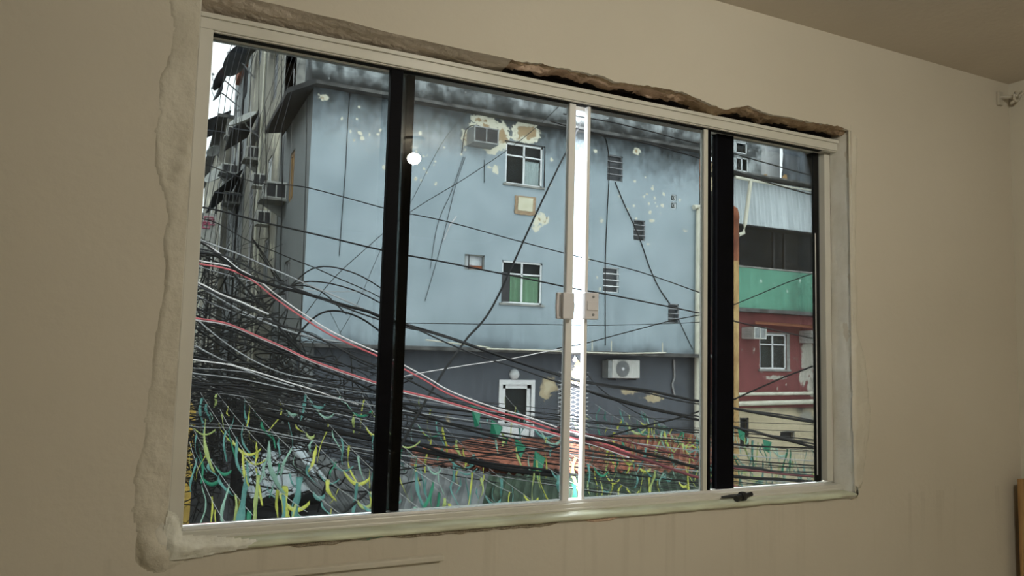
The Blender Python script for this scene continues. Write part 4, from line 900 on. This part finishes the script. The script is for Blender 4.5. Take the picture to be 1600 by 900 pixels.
# low dark mass of meters and boxes on the alley wall
t = thing('utility_pole', (P(262, 500, 11).x, 11, GND), 'dark concrete utility pole loaded with coiled cable just behind left jamb', 'pole')
b = MB(); b.tube([(ORG[t.name].x, 11, GND), (ORG[t.name].x, 11, CAMZ + 5)], [.2, .15], 12); b.build('shaft', 'concrete', t)
b = MB(); b.box(ORG[t.name].x - .9, ORG[t.name].x + .1, 10.85, 10.95, CAMZ + 2.1, CAMZ + 2.25); b.build('crossarm', 'dark_metal', t)

# row of houses on the near side of the alley, left of the window
for (y0, y1, h, m_, l_) in ((13.5, 24, 7.5, 'street_render', 'cream house on the left side of the alley, hidden behind left jamb'), (24.3, 40, 9.5, 'side_render', 'grey house farther up the left side of the alley')):
    t = thing('alley_house', (-3.2, (y0 + y1) / 2, GND), l_, 'building')
    f = facade('street_wall', m_, t, y0, y1, GND, h, -3.2, ax=1, step=.3, thick=-6); attrs(f, None, lambda c: .3 + .5 * np.clip(-c[:, 2] / 3, 0, 1), lambda c: np.full(len(c), .5))
    b = MB(); b.box(-9.5, -2.9, y0 - .2, y1, h, h + .15); b.build('roof_slab', 'dark_concrete', t)
    for zz in (-2.6, .4, 3.4, 6.0):
        for k in range(int((y1 - y0) / 2.6)):
            yy = y0 + 1 + k * 2.6
            if zz + 1.3 > h: continue
            b = MB(); b.box(-3.24, -3.14, yy, yy + .06, zz, zz + 1.2); b.box(-3.24, -3.14, yy + 1.04, yy + 1.1, zz, zz + 1.2); b.box(-3.24, -3.14, yy, yy + 1.1, zz, zz + .06); b.box(-3.24, -3.14, yy, yy + 1.1, zz + 1.14, zz + 1.2); b.box(-3.24, -3.14, yy + .52, yy + .58, zz, zz + 1.2); w_ = b.build('window', 'white_window', t)
            b = MB(); b.box(-3.22, -3.18, yy, yy + 1.1, zz, zz + 1.2); b.build('window_pane', 'dark_pane', w_)
    for k, zz in enumerate((.2, 3.2)):
        for q_ in range(2):
            yy = y0 + 2.2 + q_ * 3 + k; b = MB(); b.box(-9.2 + 2 * q_, -8.2 + 2 * q_, y0 - .06, y0 + .02, zz + .3, zz + 1.5); b.build('end_window', 'dark_pane', t)
# ------------------------------------------------------------------ cables
POLE_X = P(262, 500, 11).x
def cable(pts, r, mat, label, group=None, n=6, sides=5, wob=0, name='overhead_cable', cat='cable'):
    """pts: (px, py, depth) through the pane"""
    p3 = [P(x, y, d) for x, y, d in pts]
    if name == 'overhead_cable' and pts[0][0] <= 285 and pts[0][2] < 12:      # fixed to the utility pole behind the left jamb
        p3 = [Vector((POLE_X, 11, max(1.6, min(5.5, p3[0].z + .5))))] + p3
    s = spline(p3, n)
    if wob: s = [p + Vector((0, 0, wob * mnoise.noise(Vector((i * .23, r * 1000, len(pts)))))) for i, p in enumerate(s)]
    b = MB(); b.tube(s, r, sides); o = b.build(name, mat, smooth=True, fix=False); return tag(o, label, cat, group)
def dep(pts, d0, d1): n = len(pts); return [(x, y, d0 + (d1 - d0) * (i / (n - 1))) for i, (x, y) in enumerate(pts)]
def shift(pts, dx, dy): return [(x + dx, y + dy) for x, y in pts]
REDA = [(240, 398), (305, 411), (345, 418), (372, 426), (400, 442), (430, 466), (470, 494), (520, 525), (600, 561), (660, 592), (700, 615), (760, 638), (820, 655), (880, 676), (940, 692), (985, 708)]
cable(dep(REDA, 7.5, 5.5), .008, 'cable_red', 'red cable of the upper red and white pair sweeping down across the alley')
cable(dep(shift(REDA, 4, -4), 7.5, 5.5), .006, 'cable_white', 'white cable twisted along the upper red cable')
REDB = [(240, 488), (305, 497), (345, 503), (370, 511), (400, 524), (440, 541), (480, 560), (520, 575), (570, 592), (620, 608), (680, 623), (740, 640), (800, 658), (870, 678), (930, 694), (980, 712)]
cable(dep(REDB, 7, 5), .0075, 'cable_red', 'red cable of the lower red and white pair crossing left panes')
cable(dep(shift(REDB, 3, 3), 7, 5), .006, 'cable_white', 'white cable twisted along the lower red cable')
BK = [
 ([(250, 318), (320, 325), (430, 351), (600, 392), (720, 415), (880, 447), (1000, 470), (1140, 500), (1300, 535)], 8, 8, .012, 'cable_black', 'black cable crossing below the middle window of blue-grey wall'),
 ([(260, 240), (325, 258), (400, 285), (480, 293), (600, 325), (720, 352), (890, 398), (1000, 425), (1130, 470)], 12, 9, .010, 'cable_black', 'thin black cable crossing between the two white-framed windows'),
 ([(250, 330), (330, 345), (380, 372), (440, 398), (500, 422), (560, 448), (600, 468)], 9, 9, .008, 'cable_black', 'thin black cable dropping across the blue-grey corner'),
 ([(280, 392), (340, 400), (380, 428), (430, 447), (480, 460), (560, 483), (610, 500), (680, 520), (760, 548), (860, 582), (940, 601), (1020, 612), (1100, 628), (1200, 648), (1300, 665)], 7, 6, .018, 'cable_black', 'thick black cable bundle sweeping from upper left to right pane'),
 ([(280, 384), (340, 396), (400, 424), (440, 442), (500, 466), (560, 488), (620, 508), (700, 528), (800, 562), (900, 594), (1000, 612), (1080, 630), (1200, 645), (1300, 662)], 7, 6, .010, 'cable_dark', 'slimmer cable riding on the thick black bundle'),
 ([(880, 596), (940, 618), (1000, 635), (1060, 648), (1110, 660), (1170, 672), (1220, 686), (1300, 706)], 6.5, 5, .016, 'cable_black', 'second thick black bundle below first in right panes'),
 ([(620, 500), (720, 545), (820, 580), (900, 606), (1000, 632), (1060, 646), (1110, 655), (1180, 675), (1300, 700)], 6.5, 5, .009, 'cable_dark', 'thin cable entwined with the second thick bundle'),
 ([(880, 676), (950, 700), (1020, 722), (1080, 742), (1130, 756), (1200, 775)], 5, 4, .013, 'cable_maroon', 'maroon cable of the low bundle behind right streamers'),
 ([(860, 672), (940, 690), (1010, 708), (1070, 725), (1130, 742), (1200, 748), (1300, 754)], 5, 4, .014, 'cable_black', 'black cable of the low bundle behind right streamers'),
 ([(870, 668), (950, 685), (1030, 702), (1090, 718), (1140, 730), (1200, 738), (1300, 745)], 5, 4, .008, 'cable_maroon', 'thin maroon cable on top of the low bundle'),
 ([(1120, 728), (1180, 732), (1240, 742), (1300, 748)], 4.5, 4, .013, 'cable_dark', 'dark cable across the foot of far right pane'),
 ([(908, 190), (893, 222), (870, 266), (830, 350), (770, 478), (725, 535), (690, 585), (650, 652), (600, 742), (530, 806), (480, 850)], 9, 5, .015, 'cable_black', 'strong black cable slanting steeply from centre gap to lower left'),
 ([(920, 120), (830, 206), (740, 270), (640, 332), (570, 390), (515, 442), (470, 500)], 12, 12, .008, 'cable_black', 'thin black wire slanting over the upper white-framed window'),
 ([(740, 160), (690, 225), (640, 320), (600, 380), (560, 470), (520, 540)], 13, 12, .006, 'cable_dark', 'faint slanting wire left of the old grey air conditioner'),
 ([(860, 190), (920, 205), (1000, 222), (1100, 250), (1200, 285), (1300, 312)], 8, 7, .012, 'cable_black', 'black cable crossing upper right from gap to tarpaulin'),
 ([(880, 178), (960, 192), (1040, 212), (1120, 232), (1200, 256), (1300, 282)], 8, 7, .010, 'cable_black', 'upper black cable crossing in front of the mouldy parapet'),
 ([(1130, 218), (1200, 222), (1300, 252)], 8, 7, .008, 'cable_black', 'topmost thin cable in the far right pane'),
 ([(600, 505), (760, 506), (900, 508), (1050, 506), (1150, 500)], 10, 10, .007, 'cable_black', 'thin level wire under the middle window of blue-grey wall'),
 ([(870, 545), (920, 535), (1040, 503), (1120, 486), (1180, 462), (1240, 438), (1300, 415)], 10, 9, .010, 'cable_black', 'black cable rising from centre gap to the green balcony'),
 ([(900, 692), (940, 684), (1010, 665), (1087, 645), (1150, 622), (1200, 600), (1275, 570), (1320, 550)], 6, 5, .010, 'cable_black', 'black cable rising across right panes below the red wall window'),
 ([(600, 595), (700, 575), (790, 562), (850, 550), (900, 542)], 11, 11, .010, 'cable_white', 'pale cable rising gently under the ledge'),
 ([(250, 470), (305, 480), (380, 520), (470, 565), (560, 598), (640, 640), (720, 668), (800, 690)], 7, 6, .012, 'cable_black', 'black cable between the two red pairs at left'),
 ([(250, 440), (310, 448), (380, 478), (430, 505), (480, 520), (560, 560), (620, 585), (700, 625), (780, 650)], 7, 6, .011, 'cable_dark', 'dark cable just above the lower red pair'),
 ([(250, 432), (308, 442), (360, 466), (420, 490)], 7, 7, .009, 'cable_white', 'short pale cable at left between the red pairs'),
 ([(250, 345), (310, 376), (340, 398), (375, 440), (420, 490), (452, 530), (500, 575)], 8, 7, .014, 'cable_black', 'thick black cable plunging steeply over the cream building'),
 ([(250, 352), (320, 378), (400, 408), (470, 440), (540, 470), (600, 500)], 8, 7, .009, 'cable_grey', 'pale grey cable fanning above the upper red pair'),
 ([(270, 360), (325, 384), (360, 410), (400, 442)], 8, 8, .010, 'cable_white', 'thick pale cable joining the upper red pair at left'),
 ([(250, 555), (305, 562), (380, 575), (460, 600), (520, 620), (560, 632)], 7, 7, .008, 'cable_white', 'thin pale wire crossing dark tangle at left'),
 ([(620, 735), (680, 725), (760, 712), (860, 700), (900, 688)], 6, 6, .009, 'cable_black', 'black cable sagging over the terracotta roof'),
 ([(400, 640), (500, 668), (600, 690), (700, 712), (800, 735), (890, 745)], 7, 6, .028, 'cable_black', 'very thick black cable drooping over the roofs'),
 ([(400, 620), (480, 650), (560, 672), (640, 690), (720, 715), (800, 728), (900, 742)], 7, 6, .016, 'cable_black', 'black cable running beside the very thick one over the roofs'),
 ([(900, 555), (930, 600), (985, 640), (1040, 662)], 9, 8, .007, 'cable_black', 'thin wire curving down right of the centre gap'),
]
for pts, d0, d1, r_, m_, l_ in BK: cable(dep(pts, d0, d1), r_ * .8, m_, l_, wob=.01)
# wires fixed to the wall faces
for pts, l_, r_ in [
 ([(547, 138), (543, 200), (540, 262), (535, 330), (530, 400)], 'thin dark crack built as a wire down left part of the blue-grey wall', .008),  # wall crack modelled as a thin tube
 ([(940, 208), (948, 222), (952, 260), (949, 330), (946, 410), (946, 540)], 'wire dropping down wall beside the louvred vents', .012),
 ([(961, 284), (975, 318), (990, 350), (1004, 385), (1014, 415), (1030, 450), (1047, 475)], 'wire zigzagging from top vent to lowest vent', .014),
 ([(1060, 498), (1070, 520), (1082, 545)], 'short wire from the lowest vent to the ledge', .010),
 ([(724, 245), (705, 300), (684, 350), (672, 420)], 'thin stay wire fixed under old grey air conditioner', .006),
 ([(727, 245), (712, 290), (690, 380), (664, 470)], 'second thin stay wire fixed under old grey air conditioner', .006),
 ([(480, 125), (478, 260), (474, 400), (469, 540)], 'wire running down the corner of blue-grey building', .008),
 ([(757, 250), (757, 285)], 'short stub wire below old grey air conditioner', .010)]:
    cable([(x, y, YBF - .02) for x, y in pts], r_, 'cable_black', l_, name='wall_wire', cat='wire')
b = MB(); b.tube([P(713, 338, YBF - .03), P(703, 352, YBF - .03), P(694, 374, YBF - .03)], .012, 5); o = b.build('wall_wire', 'cable_white'); tag(o, 'short white wire end stuck on the blue-grey wall', 'wire')
b = MB(); b.tube([P(1053, 562, YLOW - .05), P(1054, 590, YLOW - .05), P(1050, 600, YLOW - .05), P(1054, 618, YLOW - .05)], .03, 6); o = b.build('pipe_stub', 'cable_grey'); tag(o, 'grey pipe stub on the lower wall right of condenser', 'pipe')
# wires high on the left against the sky and the alley wall
r = random.Random(21)
for k in range(5):
    x = 336 + k * 9; cable([(x + 38 + k * 3, 20, 14), (x + 12, 130, 14), (x - 6, 260, 13), (x - 30, 400, 12)], .006, 'cable_dark', 'thin wire falling steeply across the sky strip, ' + ['leftmost', 'second', 'third', 'fourth', 'rightmost'][k] + ' of five', 'wires across the sky strip')
for k in range(9):
    x = 372 + k * 11 + r.uniform(-3, 3); y0 = r.uniform(60, 190); y1 = r.uniform(360, 560)
    cable([(x, y0, 19.5), (x - 4 + r.uniform(-6, 6), (y0 + y1) / 2, 19.5), (x - 10 + r.uniform(-8, 8), y1, 19.5)], r.choice([.006, .008, .012]), r.choice(['cable_black', 'cable_grey', 'cable_dark']), 'drop wire hanging down in front of the alley buildings', 'drop wires on the alley side')
for k in range(5):
    x = 560 - k * 14; cable([(475 - k * 6, 70, 16.0), (440 - k * 10, 200, 15), (400 - k * 9, 330, 14), (360 - k * 8, 430, 12)], .0045, r.choice(['cable_dark', 'cable_black']), 'thin wire slanting down over the alley facades to left', 'slanting wires over the alley facades')
# the fan of thin wires
r = random.Random(33)
for k in range(56):
    y0 = r.uniform(556, 650); y1 = y0 + r.uniform(100, 175); d0, d1 = r.uniform(7, 10), r.uniform(4.5, 8); sag = r.uniform(4, 26)
    pts = []
    for i in range(9):
        t = i / 8; pts.append((250 + 1060 * t, y0 + (y1 - y0) * t + sag * 4 * t * (1 - t) + r.uniform(-2, 2), d0 + (d1 - d0) * t))
    if r.random() < .35:
        cut = r.randint(4, 7); pts = pts[:cut]
    cable(pts, r.choice([.0028, .0035, .004, .005, .007]), r.choice(['cable_black'] * 6 + ['cable_dark'] * 3 + ['cable_grey']), 'thin dark wire in the fan of wires over the roofs', 'fan of thin wires over the roofs', n=4, sides=4)
for k in range(26):
    y0 = r.uniform(395, 600); a = r.uniform(.1, .62); L = r.uniform(150, 330); d = r.uniform(7.5, 11); sag = r.uniform(-10, 30)
    pts = [(270 + L * t, y0 + a * L * t + sag * 4 * t * (1 - t), d) for t in (0, .2, .4, .6, .8, 1)]
    cable(pts, r.choice([.004, .006, .008, .011]), r.choice(['cable_black'] * 5 + ['cable_dark', 'cable_grey']), 'dark wire in the dense tangle left of blue-grey building', 'wires of the dense left tangle', n=4, sides=4)
for k in range(4):
    x = r.uniform(430, 520); y = r.uniform(440, 560); d = r.uniform(8, 10); w = r.uniform(60, 150)
    cable([(x - w, y + r.uniform(50, 90), d), (x - w * .4, y + r.uniform(-10, 20), d), (x, y - 25, d), (x + w * .5, y - 15, d), (x + w, y + 20, d)], r.choice([.008, .012]), 'cable_black', 'black cable looping up over the left corner', 'cables looping over the left corner')
# uncountable scribble of slack wire
g = MB(); r = random.Random(55)
for k in range(330):
    cx, cy, d = r.uniform(285, 470), r.uniform(395, 800), r.uniform(9, 14)
    if r.random() < .35: cx = r.uniform(285, 600); cy = r.uniform(560, 760)
    if cx > 400 and cy < 520: continue
    pts = [P(cx + r.gauss(0, 34), cy + r.gauss(0, 22), d + r.uniform(-.4, .4)) for _ in range(5)]
    g.tube(spline(pts, 5), r.choice([.004, .005, .007, .010]), 4, cap=False)
o = g.build('wire_tangle', 'cable_black', smooth=True, fix=False); tag(o, 'dense black tangle of slack wires at the left of the window', 'wires', kind='stuff')

# ------------------------------------------------------------------ streamers
def streamer_mesh(L, w, seed, style):
    r = random.Random(seed); b = MB(); n = 14; vs = []; fs = []; tw = r.uniform(-2.5, 2.5); cu = r.uniform(-.12, .12); ph = r.uniform(0, 6); kn = r.uniform(.2, .8)
    for i in range(n + 1):
        t = i / n; a = ph + tw * t
        if style == 0: c = Vector((cu * t * t + .007 * math.sin(t * 5 + ph) + .05 * max(0, t - kn), .03 * math.sin(t * 5 + ph), -L * t))
        else: c = Vector((L * .8 * t, 0, -L * .45 * 4 * t * (1 - t) * .6 - L * .25 * t))
        u = Vector((math.cos(a), math.sin(a), 0 if style == 0 else .3)) * w / 2 * (1 - .35 * math.sin(t * 8 + ph) ** 2) * (1 if t < .85 else .6)
        if style == 1: u = Vector((0.2 * math.sin(a), math.sin(a) * .4, 1)) .normalized() * w / 2
        nrm = Vector((-u.y, u.x, 0)).normalized() * .001 if style == 0 else Vector((0, .001, 0))
        vs += [c - u, c + u, c + u + nrm, c - u + nrm]
    for i in range(n):
        a = 4 * i
        for k in range(4): fs.append((a + k, a + (k + 1) % 4, a + 4 + (k + 1) % 4, a + 4 + k))
    fs += [(0, 1, 2, 3), (4 * n, 4 * n + 1, 4 * n + 2, 4 * n + 3)]
    b.add(vs, fs); return b
def streamer_string(p0, p1, d0, d1, count, seed, label, group, sizes=(.16, .5), wid=(.022, .05), sag=.10, pal=None, name='streamer_string'):
    r = random.Random(seed); A, B = P(*p0, d0), P(*p1, d1); n = 24
    pts = [A.lerp(B, i / n) - Vector((0, 0, sag * 4 * (i / n) * (1 - i / n))) for i in range(n + 1)]
    t = thing(name, tuple(pts[0]), label, 'streamers', group)
    b = MB(); b.tube(pts, .0022, 4); b.build('cord', 'string_white', t, fix=False)
    pal = pal or ['strip_yellow', 'strip_yellow', 'strip_lime', 'strip_teal', 'strip_teal', 'strip_green', 'strip_pale']
    for k in range(count):
        u = (k + r.uniform(.15, .85)) / count; i = min(n - 1, int(u * n)); c = pts[i].lerp(pts[i + 1], u * n - i)
        st_ = 1 if r.random() < .18 else 0; L = r.uniform(*sizes); w = r.uniform(*wid)
        g = streamer_mesh(L, w, r.randint(0, 9999), st_); rz = r.uniform(-.7, .7) if st_ == 0 else r.uniform(-.3, .3)
        X = Matrix.Translation(c) @ Matrix.Rotation(rz, 4, 'Z'); g.v = [X @ v for v in g.v]
        g.build('streamer', r.choice(pal), t, smooth=True, fix=False, org=tuple(c))
    return t
ORD = ['leftmost', 'second', 'third', 'fourth', 'fifth', 'sixth', 'seventh', 'eighth', 'ninth', 'tenth']
GL = 'parallel strings of yellow and green streamers at left'; GR = 'parallel strings of streamers in right panes'
lab_l = 'streamer string slanting down across the left panes'
for i, (a, c) in enumerate([((290, 645), (440, 850)), ((313, 613), (520, 850)), ((338, 612), (585, 840)), ((374, 613), (610, 815)), ((432, 618), (640, 812)), ((470, 606), (700, 826)), ((525, 606), (690, 760)), ((566, 618), (720, 760)), ((296, 690), (380, 850)), ((344, 640), (480, 800))]):
    streamer_string(a, c, 8.2 - .1 * i, 4.6, 15 if i < 6 else 9, 100 + i, lab_l + ', ' + ORD[i] + ' by upper end', GL, sizes=(.09, .36), wid=(.014, .036))
for i, (a, c) in enumerate([((628, 690), (760, 830)), ((652, 618), (860, 800)), ((735, 620), (905, 760)), ((790, 618), (940, 735)), ((690, 700), (850, 835)), ((640, 648), (800, 770))]):
    streamer_string(a, c, 8.6, 5.4, 12, 200 + i, 'streamer string slanting across the middle left pane, ' + ORD[i] + ' of six', 'strings of streamers in the middle left pane', sizes=(.12, .42), wid=(.018, .046))
for i, (a, c) in enumerate([((905, 640), (1120, 735)), ((930, 632), (1120, 700)), ((965, 636), (1120, 690)), ((1000, 640), (1120, 680)), ((905, 670), (1120, 770)), ((905, 710), (1080, 800)), ((890, 650), (1040, 740)), ((1020, 650), (1130, 720)), ((915, 750), (1120, 790))]):
    streamer_string(a, c, 8.6, 6.0, 15, 300 + i, 'string of short yellow and green streamers right of the centre gap, ' + ORD[i] + ' of nine', 'strings of streamers in the right middle pane', sizes=(.10, .34), wid=(.016, .036))
for i, (a, c) in enumerate([((1140, 690), (1290, 740)), ((1140, 664), (1290, 735)), ((1140, 720), (1290, 770)), ((1160, 680), (1290, 700)), ((1140, 700), (1240, 775)), ((1140, 740), (1290, 752))]):
    streamer_string(a, c, 9, 7, 12, 400 + i, 'string of teal streamers in the far right pane, ' + ORD[i] + ' of six', 'strings of streamers in the far right pane', sizes=(.16, .46), wid=(.015, .04), pal=['strip_teal', 'strip_teal', 'strip_pale', 'strip_green', 'strip_lime', 'strip_pale'])
# a few large foreground strips and pennant flags
for k, (px, py, L, w, m_) in enumerate([(385, 735, .50, .06, 'strip_teal'), (404, 742, .44, .03, 'strip_lime'), (445, 760, .40, .05, 'strip_yellow'), (320, 655, .34, .03, 'strip_lime'), (420, 690, .36, .05, 'strip_pale'), (468, 745, .36, .05, 'strip_teal'), (1012, 745, .30, .05, 'strip_yellow'), (1078, 730, .3, .04, 'strip_yellow'), (845, 740, .3, .04, 'strip_yellow'), (833, 738, .32, .03, 'strip_lime')]):
    od = sorted([385, 404, 445, 320, 420, 468, 1012, 1078, 845, 833]).index(px)
    c = P(px, py, 5.2); g = streamer_mesh(L, w, 900 + k, 0); g.v = [v + c for v in g.v]; o = g.build('loose_streamer', m_, smooth=True, fix=False, org=tuple(c)); tag(o, 'long loose plastic streamer hanging nearest the glass, ' + ORD[od] + ' from left', 'streamer', 'long loose streamers near the glass')
for k, (p, l_) in enumerate([([(735, 632), (752, 640), (748, 665), (742, 668)], 'small green pennant hanging left of the white-framed doorway'), ([(768, 655), (786, 668), (778, 684), (766, 678)], 'green pennant below the red cables'), ([(803, 682), (822, 698), (814, 716), (808, 704)], 'dark green pennant below the white-framed doorway'), ([(836, 704), (852, 716), (842, 752), (832, 735)], 'long dark green pennant in front of terracotta roof'), ([(1192, 686), (1206, 691), (1202, 708), (1195, 703)], 'green pennant cluster in the far right pane'), ([(1153, 670), (1164, 676), (1163, 690), (1155, 684)], 'yellow and teal pennant next to the black bar')]):
    b = MB(); pts = [P(x, y, 6.5 + .05 * (i % 2)) for i, (x, y) in enumerate(p)]; b.poly(pts, (0, .004, 0)); o = b.build('pennant', 'strip_green'); tag(o, l_, 'pennant')
